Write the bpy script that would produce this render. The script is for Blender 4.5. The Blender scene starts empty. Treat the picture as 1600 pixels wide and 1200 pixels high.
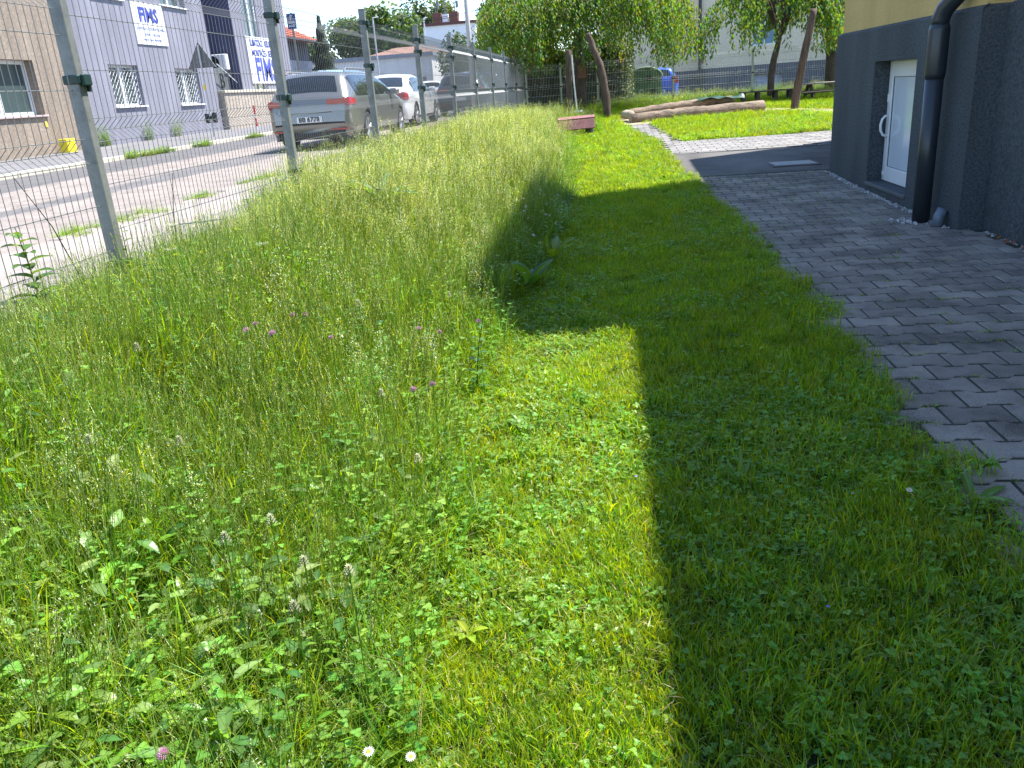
import bpy, bmesh, math, random
import numpy as np
from mathutils import Vector, Matrix, noise

# ---------------------------------------------------------------- camera, world, sun
scn = bpy.context.scene
COL = scn.collection
Yc = np.array([147., -471., 1271.]); Yc /= np.linalg.norm(Yc)
Zc = -np.array([258., 3470., 1271.]); Zc -= Zc.dot(Yc)*Yc; Zc /= np.linalg.norm(Zc)
Xc = np.cross(Yc, Zc)
R3 = np.stack([Xc, Yc, Zc])
cam_d = bpy.data.cameras.new("camera"); cam = bpy.data.objects.new("camera", cam_d); COL.objects.link(cam)
right, down, fwd = R3[:, 0], R3[:, 1], R3[:, 2]
cam.matrix_world = Matrix(((right[0], -down[0], -fwd[0], 0), (right[1], -down[1], -fwd[1], 0),
                           (right[2], -down[2], -fwd[2], 1.43), (0, 0, 0, 1)))
cam_d.sensor_fit = 'HORIZONTAL'; cam_d.sensor_width = 36; cam_d.lens = 36*1271/1600
cam_d.clip_start = .05; cam_d.clip_end = 3000
scn.camera = cam

SA, SB = .48, .25            # horizontal run of the sunlight per metre of height (towards +X, +Y)
w = bpy.data.worlds.new("World"); scn.world = w; w.use_nodes = True
nt = w.node_tree; bg = nt.nodes['Background']
sky = nt.nodes.new('ShaderNodeTexSky'); sky.sky_type = 'NISHITA'; sky.sun_disc = False
sky.sun_elevation = math.atan(1/math.hypot(SA, SB)); sky.sun_rotation = math.atan2(SA, SB)
sky.air_density = 1.0; sky.dust_density = .0; sky.ozone_density = 2.4; sky.air_density = .9
nt.links.new(sky.outputs[0], bg.inputs[0]); bg.inputs[1].default_value = .15
sd = bpy.data.lights.new("sun", 'SUN'); sd.energy = 4.6; sd.angle = math.radians(.5); sd.color = (1, .955, .88)
so = bpy.data.objects.new("sun", sd); COL.objects.link(so)
so.rotation_euler = Vector((SA, SB, 1)).to_track_quat('Z', 'Y').to_euler()
scn.view_settings.view_transform = 'Standard'; scn.view_settings.look = 'None'
scn.view_settings.exposure = 1.46; scn.view_settings.gamma = 1; scn.view_settings.use_curve_mapping = False
scn.render.engine = 'CYCLES'
scn.cycles.max_bounces = 8; scn.cycles.transparent_max_bounces = 8

# ---------------------------------------------------------------- helpers
rnd = random.Random(7); nr = np.random.default_rng(11)

def gY(Y):
    Y = np.minimum(Y, 31.)
    return .017*((Y-10)+np.sqrt((Y-10)**2+4))
def ter(X, Y):
    X = np.asarray(X, float); Y = np.asarray(Y, float)
    a = gY(Y)
    e = np.clip((Y-30.2)/3.5, 0, 1)*np.clip((X+1.5)/1.5, 0, 1); a = a-.34*e*e*(3-2*e)
    s = .5+.005*np.minimum(Y, 45.)
    t = np.clip((-.5-X)/1.9, 0, 1)
    return a+(s-a)*t*t*(3-2*t)
def tz(x, y): return float(ter(x, y))

def tag(o, label=None, cat=None, group=None, kind=None):
    if label: o['label'] = label
    if cat: o['category'] = cat
    if group: o['group'] = group
    if kind: o['kind'] = kind
    return o
def empty(name, loc, label=None, cat=None, group=None, rz=0):
    o = bpy.data.objects.new(name, None); COL.objects.link(o); o.location = loc; o.rotation_euler = (0, 0, rz)
    o.empty_display_size = .1
    return tag(o, label, cat, group)
def link(name, me, parent=None, loc=None):
    o = bpy.data.objects.new(name, me); COL.objects.link(o)
    if parent: o.parent = parent
    if loc is not None: o.location = loc
    return o
def kids(o): return [c for c in bpy.data.objects if c.parent is o]
def copy_tree(o, parent=None, ch=None):
    c = o.copy(); COL.objects.link(c); c.parent = parent
    for k in kids(o): copy_tree(k, c)
    return c

class MB:
    def __init__(s): s.v = []; s.f = []
    def quad(s, a, b, c, d):
        n = len(s.v); s.v += [a, b, c, d]; s.f.append((n, n+1, n+2, n+3)); return s
    def poly(s, pts):
        n = len(s.v); s.v += list(pts); s.f.append(tuple(range(n, n+len(pts)))); return s
    def box(s, x0, y0, z0, x1, y1, z1, c=0):
        """box, with chamfered edges when c > 0"""
        if x0 > x1: x0, x1 = x1, x0
        if y0 > y1: y0, y1 = y1, y0
        if z0 > z1: z0, z1 = z1, z0
        n = len(s.v)
        if c <= 0:
            s.v += [(x0, y0, z0), (x1, y0, z0), (x1, y1, z0), (x0, y1, z0), (x0, y0, z1), (x1, y0, z1), (x1, y1, z1), (x0, y1, z1)]
            for q in ((3, 2, 1, 0), (4, 5, 6, 7), (0, 1, 5, 4), (1, 2, 6, 5), (2, 3, 7, 6), (3, 0, 4, 7)): s.f.append(tuple(n+i for i in q))
            return s
        c = min(c, (x1-x0)*.45, (y1-y0)*.45, (z1-z0)*.45)
        idx = {}
        X = (x0, x1); Y = (y0, y1); Z = (z0, z1); sg = (1, -1)
        for i in (0, 1):
            for j in (0, 1):
                for k in (0, 1):
                    for ax in range(3):
                        p = [X[i], Y[j], Z[k]]
                        for b, q in ((0, i), (1, j), (2, k)):
                            if b != ax: p[b] += c*sg[q]
                        idx[i, j, k, ax] = len(s.v); s.v.append(tuple(p))
        def I(i, j, k, a): return idx[i, j, k, a]
        for i in (0, 1): s.f.append(tuple([I(i, 0, 0, 0), I(i, 1, 0, 0), I(i, 1, 1, 0), I(i, 0, 1, 0)][::1 if i else -1]))
        for j in (0, 1): s.f.append(tuple([I(0, j, 0, 1), I(1, j, 0, 1), I(1, j, 1, 1), I(0, j, 1, 1)][::-1 if j else 1]))
        for k in (0, 1): s.f.append(tuple([I(0, 0, k, 2), I(1, 0, k, 2), I(1, 1, k, 2), I(0, 1, k, 2)][::1 if k else -1]))
        for i in (0, 1):
            for j in (0, 1):
                s.f.append((I(i, j, 0, 0), I(i, j, 1, 0), I(i, j, 1, 1), I(i, j, 0, 1)))
        for i in (0, 1):
            for k in (0, 1):
                s.f.append((I(i, 0, k, 0), I(i, 1, k, 0), I(i, 1, k, 2), I(i, 0, k, 2)))
        for j in (0, 1):
            for k in (0, 1):
                s.f.append((I(0, j, k, 1), I(1, j, k, 1), I(1, j, k, 2), I(0, j, k, 2)))
        for i in (0, 1):
            for j in (0, 1):
                for k in (0, 1): s.f.append((I(i, j, k, 0), I(i, j, k, 1), I(i, j, k, 2)))
        return s
    def tube(s, pts, r, n=6, caps=True, jit=0):
        pts = [Vector(p) for p in pts]; m = len(pts); base = len(s.v)
        rs = r if isinstance(r, (list, tuple)) else [r]*m
        ref = Vector((0, 0, 1)) if abs((pts[-1]-pts[0]).normalized().z) < .9 else Vector((1, 0, 0))
        for i, p in enumerate(pts):
            t = (pts[min(i+1, m-1)]-pts[max(i-1, 0)]).normalized()
            a = t.cross(ref).normalized(); b = t.cross(a).normalized()
            for k in range(n):
                an = 2*math.pi*k/n; rr = rs[i]*(1+(rnd.uniform(-jit, jit) if jit else 0))
                s.v.append(tuple(p+a*math.cos(an)*rr+b*math.sin(an)*rr))
        for i in range(m-1):
            for k in range(n):
                a = base+i*n+k; b = base+i*n+(k+1) % n
                s.f.append((a, b, b+n, a+n))
        if caps:
            s.f.append(tuple(base+k for k in range(n))[::-1]); s.f.append(tuple(base+(m-1)*n+k for k in range(n)))
        return s
    def lathe(s, prof, origin, axis='z', n=24):
        base = len(s.v); o = Vector(origin)
        for r, h in prof:
            for k in range(n):
                a = 2*math.pi*k/n; c, d = r*math.cos(a), r*math.sin(a)
                p = {'z': (c, d, h), 'x': (h, c, d), 'y': (c, h, d)}[axis]
                s.v.append(tuple(o+Vector(p)))
        for i in range(len(prof)-1):
            for k in range(n):
                a = base+i*n+k; b = base+i*n+(k+1) % n; s.f.append((a, b, b+n, a+n))
        return s
    def xform(s, M, n0=0):
        s.v = s.v[:n0]+[tuple(M @ Vector(p)) for p in s.v[n0:]]; return s
    def mesh(s, name, mt, smooth=False):
        me = bpy.data.meshes.new(name); me.from_pydata([tuple(p) for p in s.v], [], s.f)
        if mt: me.materials.append(mt)
        bm = bmesh.new(); bm.from_mesh(me); bmesh.ops.recalc_face_normals(bm, faces=bm.faces); bm.to_mesh(me); bm.free()
        if smooth: me.polygons.foreach_set('use_smooth', [True]*len(me.polygons))
        me.update(); return me
    def obj(s, name, mt, parent=None, smooth=False, loc=None):
        return link(name, s.mesh(name, mt, smooth), parent, loc)

# ---------------------------------------------------------------- materials
def N(t, ty, **kw):
    n = t.nodes.new(ty)
    for k, v in kw.items():
        if k.startswith('i_'): n.inputs[int(k[2:])].default_value = v
        else: setattr(n, k, v)
    return n
def newmat(name):
    m = bpy.data.materials.new(name); m.use_nodes = True; t = m.node_tree
    return m, t, t.nodes['Principled BSDF']
def ramp(t, fac, stops):
    r = N(t, 'ShaderNodeValToRGB'); e = r.color_ramp.elements
    while len(e) < len(stops): e.new(.5)
    for i, (p, c) in enumerate(stops): e[i].position = p; e[i].color = (*c, 1)
    t.links.new(fac, r.inputs[0]); return r.outputs[0]
def mul(c, k): return tuple(min(1, max(0, x*k)) for x in c)
def mat(name, c, rough=.7, metal=0, var=.18, scale=3., fine=60., bump=.2, bdist=.004, spec=.5, c2=None, coat=0, island=0, world=0, stretch=None):
    """colour broken up by two noises, plus fine relief"""
    m, t, b = newmat(name)
    tc = N(t, 'ShaderNodeTexCoord')
    n1 = N(t, 'ShaderNodeTexNoise'); n1.inputs['Scale'].default_value = scale; n1.inputs['Detail'].default_value = 6; n1.inputs['Roughness'].default_value = .62
    n2 = N(t, 'ShaderNodeTexNoise'); n2.inputs['Scale'].default_value = fine; n2.inputs['Detail'].default_value = 4
    src = tc.outputs['Object']
    if world: gp = N(t, 'ShaderNodeNewGeometry'); src = gp.outputs['Position']
    if stretch: mpp = N(t, 'ShaderNodeMapping'); mpp.inputs['Scale'].default_value = stretch; t.links.new(src, mpp.inputs[0]); src = mpp.outputs[0]
    t.links.new(src, n1.inputs['Vector']); t.links.new(src, n2.inputs['Vector'])
    mx = N(t, 'ShaderNodeMath', operation='MULTIPLY_ADD'); mx.inputs[1].default_value = .35; t.links.new(n2.outputs[0], mx.inputs[0]); 
    m3 = N(t, 'ShaderNodeMath', operation='MULTIPLY'); m3.inputs[1].default_value = .65; t.links.new(n1.outputs[0], m3.inputs[0]); t.links.new(m3.outputs[0], mx.inputs[2])
    lo = mul(c2, 1) if c2 else mul(c, 1-var*1.6); hi = mul(c, 1+var)
    col = ramp(t, mx.outputs[0], [(.32, lo), (.5, c), (.68, hi)])
    if island:
        g = N(t, 'ShaderNodeNewGeometry'); oi = N(t, 'ShaderNodeObjectInfo')
        ad = N(t, 'ShaderNodeMath', operation='ADD'); t.links.new(g.outputs['Random Per Island'], ad.inputs[0]); t.links.new(oi.outputs['Random'], ad.inputs[1])
        fr = N(t, 'ShaderNodeMath', operation='FRACT'); t.links.new(ad.outputs[0], fr.inputs[0])
        mr = N(t, 'ShaderNodeMapRange'); mr.inputs[3].default_value = 1-island; mr.inputs[4].default_value = 1+island; t.links.new(fr.outputs[0], mr.inputs[0])
        vm = N(t, 'ShaderNodeVectorMath', operation='SCALE'); t.links.new(col, vm.inputs[0]); t.links.new(mr.outputs[0], vm.inputs['Scale']); col = vm.outputs[0]
    t.links.new(col, b.inputs['Base Color'])
    b.inputs['Roughness'].default_value = rough; b.inputs['Metallic'].default_value = metal
    b.inputs['Specular IOR Level'].default_value = spec
    if coat: b.inputs['Coat Weight'].default_value = coat; b.inputs['Coat Roughness'].default_value = .04
    if bump:
        bp = N(t, 'ShaderNodeBump'); bp.inputs['Strength'].default_value = bump; bp.inputs['Distance'].default_value = bdist
        t.links.new(n2.outputs[0], bp.inputs['Height']); t.links.new(bp.outputs[0], b.inputs['Normal'])
    return m
def stucco(name, c, sc=170, bump=.9, dist=.006, var=.12, dark=.55):
    m, t, b = newmat(name)
    tc = N(t, 'ShaderNodeTexCoord')
    v = N(t, 'ShaderNodeTexNoise'); v.inputs['Scale'].default_value = sc; v.inputs['Detail'].default_value = 3; v.inputs['Roughness'].default_value = .7
    n = N(t, 'ShaderNodeTexNoise'); n.inputs['Scale'].default_value = 1.3; n.inputs['Detail'].default_value = 7; n.inputs['Roughness'].default_value = .6
    mp = N(t, 'ShaderNodeMapping'); mp.inputs['Scale'].default_value = (1.6, 1.6, .3)
    t.links.new(tc.outputs['Object'], mp.inputs[0]); t.links.new(mp.outputs[0], n.inputs['Vector']); t.links.new(tc.outputs['Object'], v.inputs['Vector'])
    a = ramp(t, v.outputs[0], [(.36, mul(c, dark)), (.52, c), (.66, mul(c, 1.35))])
    b2 = ramp(t, n.outputs[0], [(.3, mul((1, 1, 1), 1-var*1.5)), (.7, (1, 1, 1))])
    mm = N(t, 'ShaderNodeMix', data_type='RGBA', blend_type='MULTIPLY'); mm.inputs[0].default_value = 1
    t.links.new(a, mm.inputs[6]); t.links.new(b2, mm.inputs[7]); t.links.new(mm.outputs[2], b.inputs['Base Color'])
    b.inputs['Roughness'].default_value = .85; b.inputs['Specular IOR Level'].default_value = .3
    bp = N(t, 'ShaderNodeBump'); bp.inputs['Strength'].default_value = bump; bp.inputs['Distance'].default_value = dist
    t.links.new(v.outputs[0], bp.inputs['Height']); t.links.new(bp.outputs[0], b.inputs['Normal'])
    return m
def leafmat(name, trans=.42, tint=(1.5, 1.35, .55), rough=.45, gain=1., spec=.45):
    """leaf: colour from the mesh attribute 'Col', part of the light passes through"""
    m, t, b = newmat(name)
    at = N(t, 'ShaderNodeAttribute', attribute_name='Col')
    oi = N(t, 'ShaderNodeObjectInfo')
    hs = N(t, 'ShaderNodeHueSaturation')
    mr = N(t, 'ShaderNodeMapRange'); mr.inputs[3].default_value = .475; mr.inputs[4].default_value = .515; t.links.new(oi.outputs['Random'], mr.inputs[0])
    mv = N(t, 'ShaderNodeMapRange'); mv.inputs[3].default_value = .8*gain; mv.inputs[4].default_value = 1.2*gain
    fr = N(t, 'ShaderNodeMath', operation='MULTIPLY'); fr.inputs[1].default_value = 7.31; t.links.new(oi.outputs['Random'], fr.inputs[0])
    f2 = N(t, 'ShaderNodeMath', operation='FRACT'); t.links.new(fr.outputs[0], f2.inputs[0]); t.links.new(f2.outputs[0], mv.inputs[0])
    t.links.new(mr.outputs[0], hs.inputs['Hue']); t.links.new(mv.outputs[0], hs.inputs['Value']); t.links.new(at.outputs['Color'], hs.inputs['Color'])
    t.links.new(hs.outputs[0], b.inputs['Base Color']); b.inputs['Roughness'].default_value = rough; b.inputs['Specular IOR Level'].default_value = spec
    tr = N(t, 'ShaderNodeBsdfTranslucent'); vm = N(t, 'ShaderNodeVectorMath', operation='MULTIPLY'); vm.inputs[1].default_value = tint
    t.links.new(hs.outputs[0], vm.inputs[0]); t.links.new(vm.outputs[0], tr.inputs['Color'])
    ms = N(t, 'ShaderNodeMixShader'); ms.inputs[0].default_value = trans
    t.links.new(b.outputs[0], ms.inputs[1]); t.links.new(tr.outputs[0], ms.inputs[2])
    t.links.new(ms.outputs[0], t.nodes['Material Output'].inputs[0])
    return m

M = {}
M['soil'] = mat('soil', (.035, .045, .014), .95, var=.5, scale=4, fine=80, bump=.8, bdist=.02)
M['joint'] = mat('joint_sand', (.04, .042, .03), .95, var=.4, scale=6, fine=90, bump=.6, bdist=.006)
M['paver'] = mat('paver_concrete', (.215, .188, .162), .88, var=.5, scale=2.6, fine=160, bump=.5, bdist=.003, island=.2, spec=.3, world=1)
M['paver_side'] = mat('dirty_paver_side', (.05, .048, .04), .95, var=.4, bump=0)
M['paver_pale'] = mat('pale_paver_concrete', (.25, .238, .226), .85, var=.25, scale=2, fine=150, bump=.3, bdist=.002, island=.15, spec=.3, world=1)
M['asphalt'] = mat('pad_asphalt', (.10, .092, .086), .9, var=.5, scale=1.1, fine=300, bump=.5, bdist=.004)
M['concrete'] = mat('concrete', (.36, .34, .32), .85, var=.2, scale=2.2, fine=130, bump=.3)
M['stucco_dark'] = stucco('blue_grey_stucco', (.082, .094, .103), sc=48, var=.25)
M['stucco_yel'] = stucco('yellow_stucco', (.62, .43, .16), sc=150, dark=.82, bump=.6)
M['galv'] = mat('galvanised_steel', (.2, .215, .215), .5, metal=.3, var=.2, scale=9, fine=35, bump=.05)
M['wire'] = mat('wire_steel', (.22, .23, .24), .45, metal=.4, var=.1, scale=9, fine=35, bump=0)
M['wire_pale'] = mat('pale_wire', (.5, .52, .5), .5, metal=.1, bump=0)
M['clip'] = mat('dark_green_plastic', (.008, .035, .032), .45, var=.2, bump=0)
M['black'] = mat('black_plastic', (.012, .012, .013), .5, var=.2, bump=0)
M['darkpipe'] = mat('anthracite_pipe_paint', (.024, .029, .036), .35, var=.12, scale=2, bump=.05)
M['white'] = mat('white_pvc', (.78, .79, .8), .35, var=.04, scale=2, bump=0)
M['whitewall'] = stucco('white_render', (.82, .8, .79), sc=40, dark=.9, bump=.3)
M['wood_brown'] = mat('weathered_log', (.10, .066, .048), .85, var=.6, scale=5, fine=22, bump=1, bdist=.02, stretch=(3, 3, .35))
M['wood_log'] = mat('bare_sandbox_log', (.21, .155, .11), .85, var=.6, scale=4, fine=20, bump=1, bdist=.02, stretch=(.35, 3, 3))
M['wood_dark'] = mat('dark_plank', (.07, .052, .04), .8, var=.35, scale=6, fine=60, bump=.5, bdist=.005)
M['wood_grey'] = mat('grey_plank', (.22, .19, .165), .85, var=.3, scale=6, fine=60, bump=.5, bdist=.005)
M['wood_red'] = mat('faded_red_plank', (.23, .095, .095), .7, var=.3, scale=7, fine=70, bump=.4, bdist=.004)
M['bark'] = mat('bark', (.1, .075, .06), .9, var=.4, scale=10, fine=40, bump=.9, bdist=.02)
M['sand'] = mat('sand', (.36, .29, .19), .95, var=.2, scale=3, fine=80, bump=.7, bdist=.02)
M['leaf'] = leafmat('grass_leaf', .38, (2.7, 2.3, .25), rough=.36, gain=1.15, spec=.42)
M['lawn'] = leafmat('lawn_leaf', .42, (3.0, 2.5, .15), rough=.4, gain=1.12, spec=.35)
M['leaf_tree'] = leafmat('tree_leaf', .36, (2.0, 1.8, .3), gain=.95)
M['petal'] = leafmat('petal', .3, (1., 1., 1.), rough=.6)
M['glass'] = mat('window_glass', (.05, .075, .075), .06, var=.1, bump=0, spec=.7)
M['carglass'] = mat('car_glass', (.012, .014, .017), .04, var=.1, bump=0, spec=.8)
M['milkglass'] = mat('milky_door_glass', (.62, .67, .74), .12, var=.05, scale=1.2, bump=0, spec=.6)

# ---------------------------------------------------------------- coloured leaf meshes
class LM:
    """mesh of blades and leaves with a colour per vertex"""
    def __init__(s): s.v = []; s.f = []; s.c = []
    def blade(s, p, ang, h, lean, wd, c0, c1, segs=3, twist=None, droop=0):
        dx, dy = math.cos(ang), math.sin(ang); tw = ang+math.pi/2+(rnd.uniform(-.9, .9) if twist is None else twist)
        wx, wy = math.cos(tw), math.sin(tw); n = len(s.v)
        for i in range(segs+1):
            t = i/segs; l = lean*t*t*1.0; z = h*(t-droop*t*t*t)
            x = p[0]+dx*l; y = p[1]+dy*l
            k = wd*.5*(1-t**2.2)+.0002
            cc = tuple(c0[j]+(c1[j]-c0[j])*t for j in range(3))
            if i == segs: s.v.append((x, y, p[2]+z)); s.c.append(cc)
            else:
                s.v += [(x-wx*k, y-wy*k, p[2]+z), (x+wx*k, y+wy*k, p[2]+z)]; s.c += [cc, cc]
        for i in range(segs-1): a = n+2*i; s.f.append((a, a+1, a+3, a+2))
        a = n+2*(segs-1); s.f.append((a, a+1, a+2))
    def leaf(s, p, d, up, L, W, c, fold=.25, curl=.2, segs=4, shape=0, cm=None):
        """broad leaf from p along d (unit), with surface normal roughly up"""
        d = Vector(d).normalized(); side = d.cross(Vector(up)).normalized(); nrm = side.cross(d).normalized(); p = Vector(p); n = len(s.v)
        cm = cm or mul(c, 1.25)
        for i in range(segs+1):
            t = i/segs
            if shape == 0: k = math.sin(math.pi*min(1, t**.8))**.75 if 0 < t < 1 else 0
            else: k = (math.sin(math.pi*t**.55))**.6 if 0 < t < 1 else 0
            q = p+d*L*t*(1-.15*curl*t)-nrm*L*curl*t*t
            s.v += [tuple(q+side*W*.5*k+nrm*fold*W*.5*k), tuple(q), tuple(q-side*W*.5*k+nrm*fold*W*.5*k)]
            s.c += [c, cm, c]
        for i in range(segs):
            a = n+3*i; s.f += [(a, a+1, a+4, a+3), (a+1, a+2, a+5, a+4)]
    def disc(s, p, up, r, c, n=6):
        up = Vector(up).normalized(); a = up.orthogonal().normalized(); b = up.cross(a); k = len(s.v); p = Vector(p)
        for i in range(n):
            t = 2*math.pi*i/n; s.v.append(tuple(p+a*math.cos(t)*r+b*math.sin(t)*r)); s.c.append(c)
        s.f.append(tuple(range(k, k+n)))
    def clover(s, p, h, r, c, ang=None):
        ang = rnd.uniform(0, 6.28) if ang is None else ang
        top = (p[0]+math.cos(ang)*h*.4, p[1]+math.sin(ang)*h*.4, p[2]+h)
        s.blade(p, ang, h, h*.4, .0016, mul(c, .9), c, segs=2)
        til = rnd.uniform(0, .5); ta = rnd.uniform(0, 6.28)
        for k in range(3):
            a = ang+k*2.094
            d = Vector((math.cos(a), math.sin(a), .15+til*math.cos(a-ta)))
            s.leaf(top, d, (0, 0, 1), r*1.15, r*1.1, c, fold=.22, curl=.1, segs=3, shape=1)
    def rod(s, pts, r, c):
        k = len(s.v); m = len(pts)
        for i, p in enumerate(pts):
            rr = r if not isinstance(r, list) else r[i]
            for a in (0, 2.094, 4.189):
                s.v.append((p[0]+math.cos(a)*rr, p[1]+math.sin(a)*rr, p[2])); s.c.append(c)
        for i in range(m-1):
            for j in range(3):
                a = k+i*3+j; b = k+i*3+(j+1) % 3; s.f.append((a, b, b+3, a+3))
    def mesh(s, name, mt):
        me = bpy.data.meshes.new(name); me.from_pydata(s.v, [], s.f); me.materials.append(mt)
        ca = me.color_attributes.new('Col', 'FLOAT_COLOR', 'POINT')
        arr = np.ones((len(s.v), 4), np.float32); arr[:, :3] = np.array(s.c, np.float32); ca.data.foreach_set('color', arr.ravel())
        me.update(); return me
    def obj(s, name, mt, parent=None, loc=None): return link(name, s.mesh(name, mt), parent, loc)

def jc(c, j=.2):
    k = 1+rnd.uniform(-j, j); return (c[0]*k*(1+rnd.uniform(-j, j)*.6), c[1]*k, c[2]*k*(1+rnd.uniform(-j, j)*.6))
G_FRESH = (.108, .235, .014); G_YEL = (.20, .28, .014); G_DEEP = (.052, .15, .022); G_STRAW = (.36, .32, .15); G_PALE = (.30, .34, .17)
G_LEAF = (.10, .21, .018); G_CLOV = (.115, .23, .034); G_BLUE = (.13, .22, .03)

PROTO = bpy.data.collections.new("plant_prototypes")
def proto_col(name, meshes):
    c = bpy.data.collections.new(name)
    for i, me in enumerate(meshes):
        o = bpy.data.objects.new("%s_%02d" % (name, i), me); c.objects.link(o)
    return c
def scatter(name, pts, idx, rot, scl, coll, kind='stuff', label=None, cat=None):
    """one object whose points each carry one plant of the collection"""
    pts = np.asarray(pts, np.float32); n = len(pts)
    me = bpy.data.meshes.new(name); me.vertices.add(n); me.vertices.foreach_set('co', pts.ravel())
    a = me.attributes.new('pick', 'INT', 'POINT'); a.data.foreach_set('value', np.asarray(idx, np.int32))
    a = me.attributes.new('rot', 'FLOAT_VECTOR', 'POINT'); a.data.foreach_set('vector', np.asarray(rot, np.float32).ravel())
    a = me.attributes.new('scl', 'FLOAT_VECTOR', 'POINT'); a.data.foreach_set('vector', np.asarray(scl, np.float32).ravel())
    me.update()
    o = link(name, me); tag(o, label, cat, kind=kind)
    ng = bpy.data.node_groups.new(name+"_scatter", 'GeometryNodeTree')
    ng.interface.new_socket('Geometry', in_out='INPUT', socket_type='NodeSocketGeometry')
    ng.interface.new_socket('Geometry', in_out='OUTPUT', socket_type='NodeSocketGeometry')
    gi = ng.nodes.new('NodeGroupInput'); go = ng.nodes.new('NodeGroupOutput')
    ip = ng.nodes.new('GeometryNodeInstanceOnPoints'); ci = ng.nodes.new('GeometryNodeCollectionInfo')
    ci.inputs['Collection'].default_value = coll; ci.inputs['Separate Children'].default_value = True; ci.inputs['Reset Children'].default_value = True
    def attr(nm, dt):
        q = ng.nodes.new('GeometryNodeInputNamedAttribute'); q.data_type = dt; q.inputs['Name'].default_value = nm; return q.outputs['Attribute']
    ng.links.new(gi.outputs[0], ip.inputs['Points']); ng.links.new(ci.outputs[0], ip.inputs['Instance'])
    ip.inputs['Pick Instance'].default_value = True
    ng.links.new(attr('pick', 'INT'), ip.inputs['Instance Index'])
    e2r = ng.nodes.new('FunctionNodeEulerToRotation'); ng.links.new(attr('rot', 'FLOAT_VECTOR'), e2r.inputs[0]); ng.links.new(e2r.outputs[0], ip.inputs['Rotation'])
    ng.links.new(attr('scl', 'FLOAT_VECTOR'), ip.inputs['Scale']); ng.links.new(ip.outputs[0], go.inputs[0])
    md = o.modifiers.new('scatter', 'NODES'); md.node_group = ng
    return o
#%%PARTS%%
# ---------------------------------------------------------------- ground sheets
def sheet(name, xs, ys, mt, dz=0, mask=None, kind='structure', parent=None):
    xs = np.asarray(xs, float); ys = np.asarray(ys, float)
    X, Y = np.meshgrid(xs, ys); Z = ter(X, Y)+dz
    v = np.stack([X, Y, Z], -1).reshape(-1, 3); nx = len(xs)
    f = []
    for j in range(len(ys)-1):
        for i in range(nx-1):
            if mask and not mask((xs[i]+xs[i+1])/2, (ys[j]+ys[j+1])/2): continue
            a = j*nx+i; f.append((a, a+1, a+1+nx, a+nx))
    me = bpy.data.meshes.new(name); me.from_pydata(v.tolist(), [], f); me.materials.append(mt)
    me.polygons.foreach_set('use_smooth', [True]*len(me.polygons)); me.update()
    o = link(name, me, parent); tag(o, kind=kind); return o
far = [-900, -400, -200, -100, -60, -40, -25, -15, -10.6, -7, -4.4, -2.95]
gx = far+list(np.arange(-2.8, 8.01, .2))+[9, 10, 12, 14, 18, 25, 40, 80, 200, 500, 900]
gy = [-300, -60, -20, -8, -3]+list(np.arange(-1.5, 36, .3))+[38, 41, 45, 50, 60, 80, 120, 200, 400, 900, 1800]
sheet('ground', gx, gy, M['soil'], -.03)

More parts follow.
